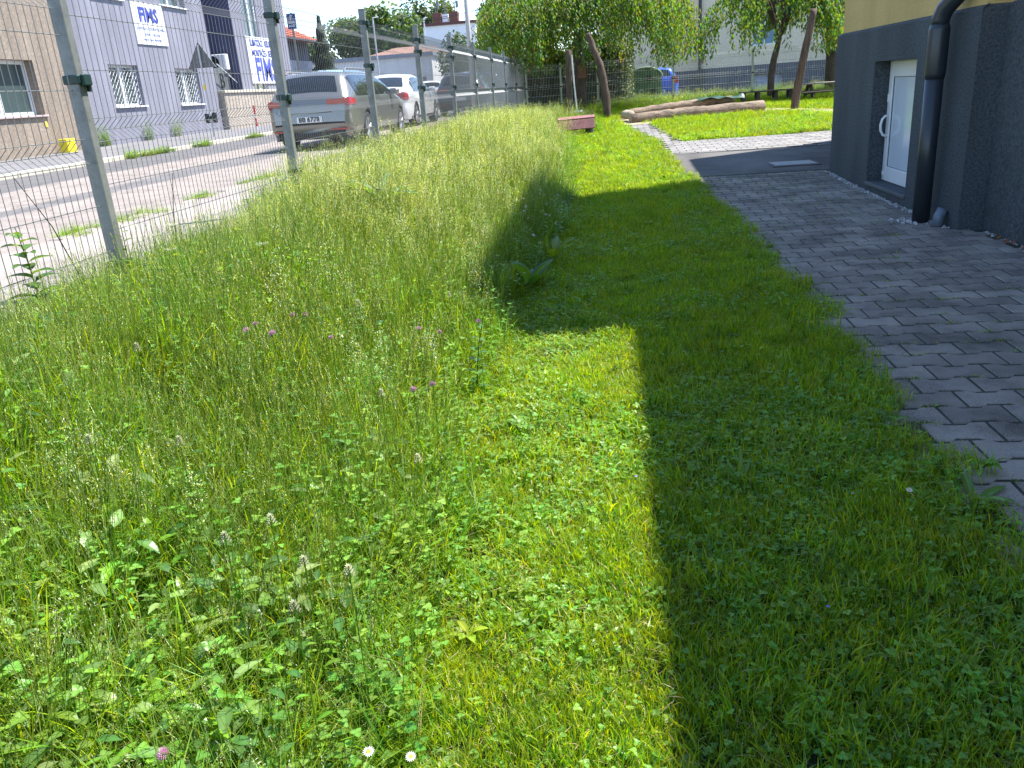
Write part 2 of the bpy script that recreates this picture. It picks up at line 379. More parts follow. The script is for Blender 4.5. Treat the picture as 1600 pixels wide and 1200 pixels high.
def pathmat():
    m, t, b = newmat('street_surface')
    tc = N(t, 'ShaderNodeTexCoord'); sx = N(t, 'ShaderNodeSeparateXYZ'); t.links.new(tc.outputs['Object'], sx.inputs[0])
    n0 = N(t, 'ShaderNodeTexNoise'); n0.inputs['Scale'].default_value = .35; n0.inputs['Detail'].default_value = 6
    mp = N(t, 'ShaderNodeMapping'); mp.inputs['Scale'].default_value = (1.6, .35, 1); t.links.new(tc.outputs['Object'], mp.inputs[0]); t.links.new(mp.outputs[0], n0.inputs['Vector'])
    ad = N(t, 'ShaderNodeMath', operation='MULTIPLY_ADD'); ad.inputs[1].default_value = 2.2; t.links.new(n0.outputs[0], ad.inputs[0]); t.links.new(sx.outputs[0], ad.inputs[2])
    mr = N(t, 'ShaderNodeMapRange'); mr.inputs[1].default_value = -10.6; mr.inputs[2].default_value = -3; t.links.new(ad.outputs[0], mr.inputs[0])
    G = (.125, .118, .12); P = (.275, .235, .212)
    c = ramp(t, mr.outputs[0], [(0, G), (.40, G), (.43, P), (.60, P), (.62, (.15, .14, .14)), (.70, (.15, .14, .14)), (.72, P), (1, P)])
    n2 = N(t, 'ShaderNodeTexNoise'); n2.inputs['Scale'].default_value = 90; n2.inputs['Detail'].default_value = 5; t.links.new(tc.outputs['Object'], n2.inputs['Vector'])
    n3 = N(t, 'ShaderNodeTexNoise'); n3.inputs['Scale'].default_value = 2.4; n3.inputs['Detail'].default_value = 8; n3.inputs['Roughness'].default_value = .7; t.links.new(tc.outputs['Object'], n3.inputs['Vector'])
    r2 = ramp(t, n2.outputs[0], [(.3, (.6, .6, .6)), (.6, (1.1, 1.1, 1.1))]); r3 = ramp(t, n3.outputs[0], [(.32, (.72, .72, .72)), (.55, (1, 1, 1)), (.7, (1.12, 1.1, 1.1))])
    v = N(t, 'ShaderNodeTexVoronoi', feature='DISTANCE_TO_EDGE'); v.inputs['Scale'].default_value = .55; t.links.new(mp.outputs[0], v.inputs['Vector'])
    nd = N(t, 'ShaderNodeVectorMath', operation='ADD'); t.links.new(tc.outputs['Object'], nd.inputs[0]); t.links.new(n3.outputs[1], nd.inputs[1]); t.links.new(nd.outputs[0], v.inputs['Vector'])
    r4 = ramp(t, v.outputs[0], [(0, (.35, .35, .33)), (.012, (1, 1, 1))])
    a = N(t, 'ShaderNodeVectorMath', operation='MULTIPLY'); t.links.new(c, a.inputs[0]); t.links.new(r2, a.inputs[1])
    d = N(t, 'ShaderNodeVectorMath', operation='MULTIPLY'); t.links.new(a.outputs[0], d.inputs[0]); t.links.new(r3, d.inputs[1])
    e = N(t, 'ShaderNodeVectorMath', operation='MULTIPLY'); t.links.new(d.outputs[0], e.inputs[0]); t.links.new(r4, e.inputs[1])
    t.links.new(e.outputs[0], b.inputs['Base Color']); b.inputs['Roughness'].default_value = .9
    bp = N(t, 'ShaderNodeBump'); bp.inputs['Strength'].default_value = .6; bp.inputs['Distance'].default_value = .006; t.links.new(n2.outputs[0], bp.inputs['Height']); t.links.new(bp.outputs[0], b.inputs['Normal'])
    return m
M['street'] = pathmat()
M['footway'] = mat('footway_concrete', (.27, .235, .215), .9, var=.2, scale=1.4, fine=120, bump=.5)
M['footway_far'] = mat('far_footway_asphalt', (.16, .155, .16), .9, var=.25, scale=1.4, fine=120, bump=.5)
ylong = [-8]+list(np.arange(0, 45.1, 5))+[60, 90, 150]
sheet('road', [-10.55, -7, -4.42], ylong, M['street'], -.012)
sheet('near_footway', [-4.3, -3.5, -2.86], ylong, M['footway'], .03)
sheet('far_footway', [-15.1, -12, -10.7], ylong, M['footway_far'], .06)
sheet('parking_yard', [-40, -25, -15.2], [38, 45, 60, 70], M['street'], 0)
# kerb stones
def kerb(name, x0, x1, zt, y0, y1, step, mt, label, cat='kerb'):
    k = empty(name, (0, 0, 0)); tag(k, kind='structure')
    b = MB().box(-.5*(x1-x0), -step/2+.006, -.2, .5*(x1-x0), step/2-.006, 0, .012)
    me = b.mesh('kerb_stone', mt); y = y0
    while y < y1:
        link('kerb_stone', me, k, ((x0+x1)/2+rnd.uniform(-.008, .008), y, tz((x0+x1)/2, y)+zt+rnd.uniform(-.006, .006))); y += step
    return k
M['kerb'] = mat('kerb_pale_concrete', (.52, .48, .38), .85, var=.2, scale=3, fine=90, bump=.3, island=.1)
kerb('far_kerb', -10.7, -10.55, .075, 8.5, 42, 1.0, M['kerb'], '')
kerb('near_kerb', -4.42, -4.3, .034, 2.5, 36, 1.0, M['footway'], '')

# ---------------------------------------------------------------- block paving beside the building
PX, PY = .265, .178
def paver_outline(g=.0075):
    A = .0135; hw = PX/2-g*.8; hh = PY/2-g*1.35
    top = [(-hw, hh+A), (-.068, hh+A), (-.042, hh-A), (.042, hh-A), (.068, hh+A), (hw, hh+A)]
    return top+[(-x, -y) for x, y in top]
def paver_mesh(name, mt, pts=None, cf=.005):
    pts = pts or paver_outline(); n = len(pts); v = []; f = []
    for k, (ins, z) in enumerate(((0, -.045), (0, -cf), (cf*1.15, 0))):
        for x, y in pts: v.append((x*(1-ins/(PX/2)), y*(1-ins/(PY/2)), z))
    for k in range(2):
        for i in range(n): a = k*n+i; b = k*n+(i+1) % n; f.append((a, b, b+n, a+n))
    f.append(tuple(2*n+i for i in range(n)))
    me = bpy.data.meshes.new(name); me.from_pydata(v, [], f); me.materials.append(mt); me.materials.append(M['paver_side'])
    for i in range(n): me.polygons[i].material_index = 1
    me.update(); return me
def edge_x(y):      # ragged edge between lawn and paving
    return float(np.interp(y, [0, 2.3, 3.2, 4.5, 7.4, 11, 12.4], [1.21, 1.23, 1.25, 1.29, 1.27, 1.24, 1.2]))
def wall_x(y): return 3.18 if y < 7.5 else 2.98
def lay(parent, me, rows, limit, inside, x0, y0, dz=0, rot=0, org=(0, 0)):
    """running bond of wavy pavers: the nearest ones are single objects, the rest one mesh"""
    cells = []
    for r in range(rows[0], rows[1]):
        for c in range(-60, 60):
            lx = c*PX+(PX/2 if r % 2 else 0); ly = r*PY
            x = x0+lx*math.cos(rot)-ly*math.sin(rot); y = y0+lx*math.sin(rot)+ly*math.cos(rot)
            if inside(x, y): cells.append((math.hypot(x, y), x, y))
    cells.sort(); big = MB(); mv = [tuple(q.co) for q in me.vertices]; mf = [tuple(p.vertices) for p in me.polygons]
    for i, (d, x, y) in enumerate(cells):
        z = tz(x, y)+dz+rnd.uniform(-.0012, .0012); rx, ry, rz = rnd.gauss(0, .0045), rnd.gauss(0, .0045), rot+rnd.gauss(0, .008)
        if i < limit:
            o = link('paving_block', me, parent, (x, y, z)); o.rotation_euler = (rx, ry, rz)
        else:
            T = Matrix.Translation((x, y, z)) @ Matrix.Rotation(rz, 4, 'Z') @ Matrix.Rotation(rx, 4, 'X'); n0 = len(big.v)
            big.v += [tuple(T @ Vector(p)) for p in mv]; big.f += [tuple(n0+k for k in f) for f in mf]
    if big.v:
        o = big.obj('paving_blocks_beyond', me.materials[0], parent); tag(o, kind='stuff'); o.data.materials.append(me.materials[1]); nf = len(mf)
        for i, p in enumerate(o.data.polygons): p.material_index = me.polygons[i % nf].material_index
pave = sheet('paved_path', np.arange(1.2, 3.41, .2), np.arange(.2, 12.3, .4), M['joint'], -.0048)
lay(pave, paver_mesh('paving_block', M['paver']), (3, 69), 300,
    lambda x, y: y < 12.06 and x > edge_x(y)-.06 and x < wall_x(y)+.04, 1.39, 0)
# asphalt pad and pale block strip beyond it
sheet('asphalt_pad', np.arange(1.04, 8.1, .3), np.linspace(12.12, 14.86, 9), M['asphalt'], -.002)
e1 = MB().box(-.08, -.49, -.1, .08, .49, 0, .01).mesh('edging_stone', M['paver_pale'])
def edging(name, a, b, L=.5):
    k = empty(name, (0, 0, 0)); tag(k, kind='structure'); a = Vector(a); b = Vector(b); n = max(1, int((b-a).length/L)); ang = math.atan2((b-a).y, (b-a).x)-math.pi/2
    for i in range(n):
        p = a+(b-a)*((i+.5)/n); o = link('edging_stone', e1, k, (p.x, p.y, tz(p.x, p.y)+.006)); o.rotation_euler = (0, 0, ang); o.scale = (.5, L*1.0, 1)
edging('pale_edging', (1.04, 14.92), (4.6, 15.12))
edging('path_edging', (1.04, 21.6), (1.44, 17.1)); edging('path_edging', (.42, 21.4), (.95, 17.1))
def in_poly(x, y, P):
    c = False; j = len(P)-1
    for i in range(len(P)):
        if (P[i][1] > y) != (P[j][1] > y) and x < (P[j][0]-P[i][0])*(y-P[i][1])/(P[j][1]-P[i][1])+P[i][0]: c = not c
        j = i
    return c
PALE = [(1.02, 15.08), (7.0, 15.3), (7.0, 17.5), (4.2, 17.2), (2.4, 16.95), (1.4, 16.95), (1.0, 21.6), (.5, 21.4), (1.02, 17.1)]
pp = sheet('pale_paved_path', np.arange(.3, 8, .25), np.arange(14.86, 22, .3), M['joint'], -.012, mask=lambda x, y: in_poly(x, y, [(.95, 14.9), (7.4, 15), (7.4, 17.6), (1.5, 17.05), (1.08, 21.7), (.42, 21.5), (.94, 17.1)]))
lay(pp, paver_mesh('paving_block', M['paver_pale'], [(-.128, .084), (.128, .084), (.128, -.084), (-.128, -.084)]), (0, 45), 300, lambda x, y: in_poly(x, y, PALE), .2, 14.99)
# sand around the sandbox logs and along the island
def disc_sheet(name, P, mt, dz):
    v = [(x, y, tz(x, y)+dz) for x, y in P]; c = (sum(p[0] for p in P)/len(P), sum(p[1] for p in P)/len(P)); v.append((c[0], c[1], tz(*c)+dz))
    me = bpy.data.meshes.new(name); me.from_pydata(v, [], [(i, (i+1) % len(P), len(P)) for i in range(len(P))]); me.materials.append(mt); o = link(name, me); tag(o, kind='structure'); return o
disc_sheet('sandy_ground', [(.35, 21.45), (.95, 21.5), (2.6, 22.2), (4.3, 22.3), (5.2, 21.0), (5.6, 19.4), (6.6, 18.4), (7.2, 19.6), (6.0, 21.9), (5.0, 23.2), (3.6, 25.0), (1.6, 24.6), (.3, 23.8), (.2, 22.6)], M['sand'], .004)
# rough strip of grit along the wall
grit = MB()
for i in range(520):
    y = rnd.uniform(7.6, 11.9); x = wall_x(y)-abs(rnd.gauss(0, .035))-.0; r = rnd.uniform(.006, .02)
    if i % 5 == 0: y = 8.02+rnd.gauss(0, .09); x = 2.78+rnd.gauss(0, .06)
    elif i % 7 == 0: y = rnd.uniform(4, 7.4); x = 3.17-abs(rnd.gauss(0, .03))
    z = tz(x, y)+.004; pts = [(x+r*math.cos(a)*rnd.uniform(.6, 1.2), y+r*math.sin(a)*rnd.uniform(.6, 1.2), z) for a in (0, 1.25, 2.5, 3.8, 5)]
    for k in range(5): grit.poly([pts[k], pts[(k+1) % 5], (x, y, z+r*.8)])
o = grit.obj('grit', mat('pale_grit', (.4, .39, .37), .9, island=.5, bump=0)); tag(o, 'pale grit lying along the foot of the blue grey wall', kind='stuff')
# gravel under the fence
gr = MB()
for i in range(5200):
    y = rnd.uniform(1.2, 9); x = -2.78+rnd.gauss(0, .11); r = rnd.uniform(.008, .022); z = tz(x, y)-.02
    if x < -2.86: z = tz(x, y)+.03
    n = len(gr.v); h = r*rnd.uniform(.6, 1.1)
    for k in range(4): a = k*1.57+rnd.random(); gr.v.append((x+r*math.cos(a), y+r*math.sin(a)*rnd.uniform(.6, 1), z+rnd.uniform(0, .01)))
    gr.v.append((x+rnd.uniform(-.3, .3)*r, y, z+h+.006)); gr.f += [(n, n+1, n+4), (n+1, n+2, n+4), (n+2, n+3, n+4), (n+3, n, n+4)]
o = gr.obj('gravel', mat('grey_gravel', (.3, .28, .27), .85, island=.45, bump=0)); tag(o, 'grey gravel strip under the mesh fence', kind='stuff')
# manhole slab
t = empty('manhole_cover', (2.72, 12.86, tz(2.72, 12.86)), 'pale rectangular metal manhole cover set in the asphalt near the building corner', 'manhole cover', rz=.02)
MB().box(-.34, -.3, -.03, .34, .3, .006, .004).obj('frame', M['asphalt'], t)
MB().box(-.3, -.26, .0, .3, .26, .014, .004).obj('lid', mat('worn_steel_plate', (.2, .2, .21), .5, metal=.3, var=.2, scale=8), t)
# ---------------------------------------------------------------- walls with openings
def facade(mb, O, U, Nn, u0, u1, v0, v1, ops, depth):
    """front of a wall in the plane through O along U (up = Z, outward = Nn), holes with reveals of the given depth"""
    O = Vector(O); U = Vector(U).normalized(); Nn = Vector(Nn).normalized()
    us = sorted({u0, u1, *[o[0] for o in ops], *[o[1] for o in ops]}); vs = sorted({v0, v1, *[o[2] for o in ops], *[o[3] for o in ops]})
    us = [u for u in us if u0 <= u <= u1]; vs = [v for v in vs if v0 <= v <= v1]
    P = lambda u, v, d=0: tuple(O+U*u+Vector((0, 0, v))-Nn*d)
    for i in range(len(us)-1):
        for j in range(len(vs)-1):
            cu, cv = (us[i]+us[i+1])/2, (vs[j]+vs[j+1])/2
            if any(o[0] < cu < o[1] and o[2] < cv < o[3] for o in ops): continue
            mb.quad(P(us[i], vs[j]), P(us[i+1], vs[j]), P(us[i+1], vs[j+1]), P(us[i], vs[j+1]))
    for a, b, c, d in ops:
        b = min(b, u1); d = min(d, v1); a = max(a, u0)
        mb.quad(P(a, c), P(b, c), P(b, c, depth), P(a, c, depth)); mb.quad(P(a, d), P(b, d), P(b, d, depth), P(a, d, depth))
        mb.quad(P(a, c), P(a, d), P(a, d, depth), P(a, c, depth)); mb.quad(P(b, c), P(b, d), P(b, d, depth), P(b, c, depth))
def yz_box(mb, xf, x1, y0, y1, z0, z1, c=0): mb.box(min(xf, x1), y0, z0, max(xf, x1), y1, z1, c)

# ---- near building: blue-grey plinth, yellow render above, a projecting bay with the white door
H1 = 6.35
BT = 1.78
t = empty('rendered_building', (3, 8, 0), 'near building with blue grey rough plinth and yellow render above, white door beside the path', 'building')
Mi = Matrix.Translation((-3, -8, 0))
m = MB()
facade(m, (3, 0, 0), (0, 1, 0), (-1, 0, 0), 7.5, 11.87, -.3, BT, [(8.87, 10.2, .135, 1.44)], .25)
m.quad((3, 7.5, -.3), (3.24, 7.5, -.3), (3.24, 7.5, BT), (3, 7.5, BT))
m.quad((3, 11.87, -.3), (4.3, 11.87, -.3), (4.3, 11.87, BT), (3, 11.87, BT))
m.quad((3, 7.5, BT), (3, 11.87, BT), (3.06, 11.87, BT+.035), (3.06, 7.5, BT+.035))
m.quad((3, 11.87, BT), (4.3, 11.87, BT), (4.3, 11.81, BT+.035), (3.06, 11.81, BT+.035))
m.quad((3, 7.5, BT), (3.24, 7.5, BT), (3.24, 7.56, BT+.035), (3.06, 7.56, BT+.035))
m.quad((3.2, -4, -.3), (3.2, 7.5, -.3), (3.2, 7.5, BT+.02), (3.2, -4, BT+.02)); m.quad((3.2, -4, BT+.02), (3.2, 7.5, BT+.02), (3.28, 7.5, BT+.05), (3.28, -4, BT+.05))
m.quad((4.3, 11.87, -.3), (4.3, 15.7, -.3), (4.3, 15.7, BT), (4.3, 11.87, BT)); m.quad((4.3, 15.7, -.3), (12, 15.7, -.3), (12, 15.7, BT), (4.3, 15.7, BT))
m.quad((3.2, -4, -.3), (12, -4, -.3), (12, -4, BT), (3.2, -4, BT)); m.quad((12, -4, -.3), (12, 15.7, -.3), (12, 15.7, BT), (12, -4, BT))
m.xform(Mi); m.obj('plinth_wall', M['stucco_dark'], t)
m = MB()
m.quad((3.05, 7.55, BT+.03), (3.05, 11.8, BT+.03), (3.05, 11.8, H1), (3.05, 7.55, H1))
m.quad((3.05, 11.8, BT+.03), (4.35, 11.8, BT+.03), (4.35, 11.8, H1), (3.05, 11.8, H1))
m.quad((3.05, 7.55, BT+.03), (3.27, 7.55, BT+.03), (3.27, 7.55, H1), (3.05, 7.55, H1))
m.quad((3.27, -4, BT+.04), (3.27, 7.55, BT+.04), (3.27, 7.55, H1), (3.27, -4, H1))
m.quad((4.35, 11.8, BT), (4.35, 15.65, BT), (4.35, 15.65, H1), (4.35, 11.8, H1)); m.quad((4.35, 15.65, BT), (12, 15.65, BT), (12, 15.65, H1), (4.35, 15.65, H1))
m.quad((3.27, -4, BT), (12, -4, BT), (12, -4, H1), (3.27, -4, H1)); m.quad((12, -4, BT), (12, 15.65, BT), (12, 15.65, H1), (12, -4, H1))
m.xform(Mi); m.obj('upper_wall', M['stucco_yel'], t)
m = MB(); m.box(3.2, -4, H1-.01, 12, 7.55, H1+.12); m.box(3.05, 7.55, H1-.01, 12, 11.8, H1+.12); m.box(4.35, 11.8, H1-.01, 12, 15.65, H1+.12); m.xform(Mi)
m.obj('roof', M['asphalt'], t)
HT = 11.4
m = MB(); m.box(4.4, 7.55, H1+.12, 11.9, 13.15, HT); m.xform(Mi); m.obj('upper_storey', M['stucco_yel'], t)
# door
m = MB(); m.box(3.245, 9.06, .0, 3.30, 10.2, .135); m.xform(Mi)
m = MB(); m.box(2.985, 8.86, .095, 3.25, 10.21, .132, .006).xform(Mi); m.obj('sill', mat('door_sill_stone', (.10, .105, .11), .8, bump=.4), t)
d = MB(); X0, X1 = 3.17, 3.225
d.box(X0, 10.08, .14, X1, 10.195, 1.44, .006); d.box(X0, 8.88, .14, X1, 8.99, 1.44, .006)
d.box(X0, 8.99, 1.27, X1, 10.08, 1.44, .006); d.box(X0, 8.99, .14, X1, 10.08, .30, .006); d.xform(Mi)
dr = d.obj('door', M['white'], t)
MB().box(3.19, 8.99, .30, 3.2, 10.08, 1.27).xform(Mi).obj('pane', M['milkglass'], dr)
s = MB(); s.box(3.184, 8.985, .295, 3.188, 9.0, 1.275); s.box(3.184, 10.07, .295, 3.188, 10.085, 1.275); s.box(3.184, 8.99, .292, 3.188, 10.08, .304); s.box(3.184, 8.99, 1.266, 3.188, 10.08, 1.278)
s.xform(Mi).obj('seal', M['black'], dr)
MB().tube([(3.17, 10.12, .63), (3.12, 10.12, .65), (3.095, 10.12, .7), (3.09, 10.12, .76), (3.105, 10.12, .82), (3.13, 10.12, .85), (3.17, 10.12, .86)], .014, 8).xform(Mi).obj('handle', M['white'], dr, smooth=True)
MB().box(3.155, 10.135, 1.0, 3.17, 10.165, 1.09, .003).xform(Mi).obj('hinge', M['white'], dr); MB().box(3.155, 10.13, .2, 3.17, 10.16, .24, .003).xform(Mi).obj('hinge', M['white'], dr)
MB().box(3.226, 8.87, .12, 3.24, 10.2, 1.44).xform(Mi).obj('door_lining', M['white'], t)
# downpipe
t = empty('downpipe', (2.86, 7.98, 0), 'thick anthracite rain downpipe standing against the blue grey wall beside the white door', 'downpipe')
MB().tube([(0, 0, .0), (0, 0, 1.28)], .076, 24).obj('lower_pipe', M['darkpipe'], t, smooth=True)
MB().tube([(0, 0, 1.26), (0, 0, 1.3), (0, 0, 1.66), (.0, 0, 1.7)], [.077, .086, .086, .077], 24).obj('cleanout_sleeve', M['darkpipe'], t, smooth=True)
MB().tube([(0, 0, 1.68), (0, 0, 1.74), (.02, -.03, 1.82), (.07, -.1, 1.9), (.14, -.2, 2.0), (.17, -.24, 2.1), (.17, -.25, 2.25), (.17, -.25, 6.2)], .074, 20).obj('upper_pipe', M['darkpipe'], t, smooth=True)
t = empty('angled_fitting', (2.93, 7.72, 0), 'small blue grey plastic fitting lying at the foot of the downpipe', 'pipe fitting')
MB().tube([(-.02, .0, .0), (.0, .02, .1), (.03, .03, .155)], .048, 12).obj('socket', mat('blue_grey_plastic', (.13, .16, .2), .4, bump=0), t, smooth=True)
MB().tube([(-.022, 0, .0), (-.02, .0, .02)], .056, 12).obj('collar', M['darkpipe'], t, smooth=True)

# ---- fence -------------------------------------------------------------------
def wire_profile(levels, off=-.045):
    """side view of one vertical wire: (x, z) points with V folds"""
    return levels
def fence_panel(parent, y0, y1, zt, zb, fx, folds, rails, single=True, axis='y', r=.0021, n=50, ddir=-1, ofs=.004, wm_='wire'):
    """mesh panel: horizontals are the part, verticals its wires"""
    pts = [(0, zt+.03)]
    for f in folds: pts += [(0, f), (0, f-.008), (ddir*.055, f-.057), (ddir*.055, f-.065), (0, f-.115), (0, f-.123)]
    pts.append((0, zb)); pts.sort(key=lambda q: -q[1])
    L = y1-y0; hm = MB()
    for z in rails: hm.tube([(0, 0, z), (0, L, z)], r*1.35, 6)
    for f in folds:
        for q, dx in ((0, 0), (-.061, ddir*.055), (-.12, 0)): hm.tube([(dx+ofs*.3, 0, f+q), (dx+ofs*.3, L, f+q)], r*1.25, 6)
    if axis == 'y': loc = (fx, y0, 0); rot = 0
    else: loc = (y0, fx, 0); rot = -math.pi/2
    if not single:
        for i in range(n): hm.tube([(x+ofs, (i+.5)*L/n, z) for x, z in pts], r, 4, caps=False)
    p = hm.obj('mesh_panel', M[wm_], parent, loc=loc); p.rotation_euler = (0, 0, rot)
    if single:
        wm = MB().tube([(x+ofs, 0, z) for x, z in pts], r, 5).mesh('wire', M['wire'])
        for i in range(n): link('wire', wm, p, (0, (i+.5)*L/n, 0))
    return p
FX = -2.69
fen = empty('mesh_fence', (FX, 4, .5), 'grey welded mesh fence with galvanised posts running along the tall grass beside the street', 'fence')
fl = fen.location.copy()
posts = [1.46+.02, 4.17, 6.98, 9.74, 12.46, 15.14, 17.8, 20.45, 23.1, 25.75, 28.4]
def fence_post(y, top, clips, base):
    m = MB().box(-.035, -.03, base-.1, .035, .03, top, .004); o = m.obj('post', M['galv'], fen, loc=(0, y-fl.y, -fl.z))
    MB().box(-.038, -.033, top-.002, .038, .033, top+.012, .003).obj('cap', M['galv'], o)
    for z in clips:
        c = MB(); c.box(-.045, -.040, z-.022, .045, .040, z+.022, .005); c.box(.04, -.02, z-.03, .062, .05, z+.026, .005); c.box(.03, .03, z-.06, .05, .05, z-.02, .003)
        c.obj('clip', M['clip'], o)
for i, y in enumerate(posts):
    top = 2.38 if i > 1 else 2.34
    if i == 1: cl = (1.63, .68)
    elif i == 2: cl = (2.13, 1.5, .9)
    elif i == 3: cl = (2.25, 1.8, .95)
    else: cl = (2.2+.0*i, 2.04, 1.55, .9) if i in (4, 5) else (2.12, 1.58, .95)
    fence_post(y, top, cl, .45)
lv = lambda s: ([2.18+s, 1.44+s], [1.94+s, 1.68+s, 1.10+s, .86+s, .63+s])
for i in range(len(posts)-1):
    s = [-.1, 0, .035, .045, .05, .06, .06, .06, .06, .06][i]; fo, ra = lv(s)
    fence_panel(fen, posts[i]-fl.y+.04, posts[i+1]-fl.y-.04, 2.2+s, .61+s, 0, fo, ra, single=i < 5, r=.002 if i < 4 else .003)
    for c in kids(fen):
        if c.name.startswith('mesh_panel') and abs(c.location.z) < 1e-6: c.location.z = -fl.z
# far fence across the yard
ff = empty('cross_fence', (2.2, 29, .66), 'grey mesh fence with pale posts crossing the far end of the yard behind the logs', 'fence')
fx = [-2.66, -1.5, -.28+.0, 2.2, 4.73, 7.26, 9.8]
for i, x in enumerate(fx):
    tz0 = tz(x, 29)
    p = MB().box(-.03, -.02, -.2, .03, .02, 1.48, .003).obj('post', mat('pale_post_paint', (.5, .52, .46), .5, bump=0) if i == 0 else kids(ff)[0].data.materials[0], ff, loc=(x-2.2, 0, 0))
    for z in (.2, .75, 1.38): MB().box(-.036, -.028, z-.02, .036, .028, z+.02, .003).obj('clip', M['black'], p)
for i in range(len(fx)-1):
    n = int((fx[i+1]-fx[i])/.054)
    pa = fence_panel(ff, fx[i]-2.2+.03, fx[i+1]-2.2-.03, 1.45, .02, 0, [1.43, .82], [.02, .24, .48, 1.06, 1.3-.02], single=False, axis='x', r=.0036, n=n, ddir=1, wm_='wire_pale')

# ---- street side: beige house ------------------------------------------------
M['beige'] = stucco('beige_render', (.30, .242, .19), sc=14, dark=.86, bump=.4, var=.25)
M['lilac'] = stucco('lilac_grey_render', (.25, .248, .30), sc=30, dark=.88, bump=.25, var=.22)
M['shadowed'] = stucco('shadowed_navy_render', (.075, .08, .15), sc=30, dark=.9, bump=.2)  # shade on the recess face is put into this dark render colour
def window(parent, X, y0, y1, z0, z1, nx=2, fw=.06, depth=.22, frame=None, bars=False, lat=False, sill=None, name='window'):
    """casement in a wall facing +X whose face is at X"""
    fr = MB(); xa, xb = X-depth, X-depth+.06
    fr.box(xa, y0, z0, xb, y1, z0+fw); fr.box(xa, y0, z1-fw, xb, y1, z1); fr.box(xa, y0, z0+fw, xb, y0+fw, z1-fw); fr.box(xa, y1-fw, z0+fw, xb, y1, z1-fw)
    for k in range(1, nx): yy = y0+(y1-y0)*k/nx; fr.box(xa, yy-fw*.7, z0+fw, xb+.012, yy+fw*.7, z1-fw)
    o = fr.obj(name, frame or M['white'], parent)
    MB().box(xa-.02, y0+fw, z0+fw, xa+.012, y1-fw, z1-fw).obj('pane', M['glass'], o)
    if sill: MB().box(X-depth+.04, y0-.06, z0-.05, X+.07, y1+.06, z0-.005, .006).obj('sill', sill, o)
    if lat:
        g = MB(); n = 9
        for s in (1, -1):
            for k in range(-n, n*2):
                a = y0+(y1-y0)*k/n; b = a+s*(z1-z0)*1.0
                c0, c1 = (a, z0), (b, z1)
                def cl(p, q):
                    t0, t1 = 0, 1; dy = q[0]-p[0]
                    for lim, sg in ((y0, 1), (y1, -1)):
                        f0 = (p[0]-lim)*sg; f1 = (q[0]-lim)*sg
                        if f0 < 0 and f1 < 0: return None
                        if f0 < 0: t0 = max(t0, f0/(f0-f1))
                        elif f1 < 0: t1 = min(t1, f0/(f0-f1))
                    return None if t1-t0 < .03 else (t0, t1)
                r = cl(c0, c1)
                if r: g.tube([(X-.1, a+(b-a)*r[0], z0+(z1-z0)*r[0]), (X-.1, a+(b-a)*r[1], z0+(z1-z0)*r[1])], .0045, 4)
        for yy in (y0+.02, (y0+y1)/2, y1-.02): g.tube([(X-.1, yy, z0), (X-.1, yy, z1)], .009, 4)
        g.obj('lattice_grille', M['white'], o)
    if bars:
        g = MB()
        for k in range(6): yy = y0+(y1-y0)*(k+.5)/6; g.tube([(X-.1, yy, z0), (X-.1, yy, z1)], .012, 5)
        g.obj('bars', M['white'], o)
    return o
t = empty('beige_house', (-14.7, 18, .55), 'old beige rendered house with a barred window, leftmost across the street', 'house'); P0 = -t.location
bx = -14.7
m = MB(); facade(m, (bx, 0, 0), (0, 1, 0), (1, 0, 0), 8, 22.95, .3, 9, [(18.6, 21.15, 1.66, 3.0), (14, 16.4, 1.66, 3.0), (18.6, 21.15, 5.0, 6.4)], .3)
m.quad((bx, 22.95, .3), (-24, 22.95, .3), (-24, 22.95, 9), (bx, 22.95, 9)); m.quad((bx, 8, .3), (-24, 8, .3), (-24, 8, 9), (bx, 8, 9)); m.quad((-24, 8, .3), (-24, 22.95, .3), (-24, 22.95, 9), (-24, 8, 9)); m.quad((bx, 8, 9), (-24, 8, 9), (-24, 22.95, 9), (bx, 22.95, 9))
m.xform(Matrix.Translation(P0)); m.obj('wall', M['beige'], t)
ms = mat('dusty_pink_sill', (.42, .33, .34), .8)
for a in ((18.6, 21.15, 1.66, 3.0), (14, 16.4, 1.66, 3.0), (18.6, 21.15, 5.0, 6.4)):
    o = window(t, bx, *a, nx=2, fw=.09, depth=.3, bars=False, sill=ms); o.location = P0
tb = empty('gas_box', (-14.42, 21.35, .62), 'bright yellow box standing at the foot of the beige house wall', 'utility box')
MB().box(-.12, -.19, 0, .12, .19, .4, .01).obj('casing', mat('yellow_paint', (.75, .62, .02), .5, bump=0), tb); MB().box(.121, -.16, .04, .132, .16, .36, .004).obj('door', mat('yellow_paint_door', (.7, .57, .02), .5, bump=0), tb)
tb = empty('gas_marker', (-14.69, 21.05, 1.42), 'tiny yellow marker plate under the window of the beige house', 'marker plate'); MB().box(0, -.05, -.07, .012, .05, .07, .003).obj('plate', mat('marker_yellow', (.8, .6, .05), .5, bump=0), tb)
t = empty('white_downpipe', (-14.86, 23.3, .6), 'white downpipe in the gap between the beige house and the lilac grey house', 'downpipe')
MB().box(-.12, -.16, 0, .0, .14, 7.5, .02).obj('pipe_cover', M['white'], t); MB().box(-.05, -.34, 1.02, .06, -.18, 1.36, .01).obj('meter_box', M['darkpipe'], t)

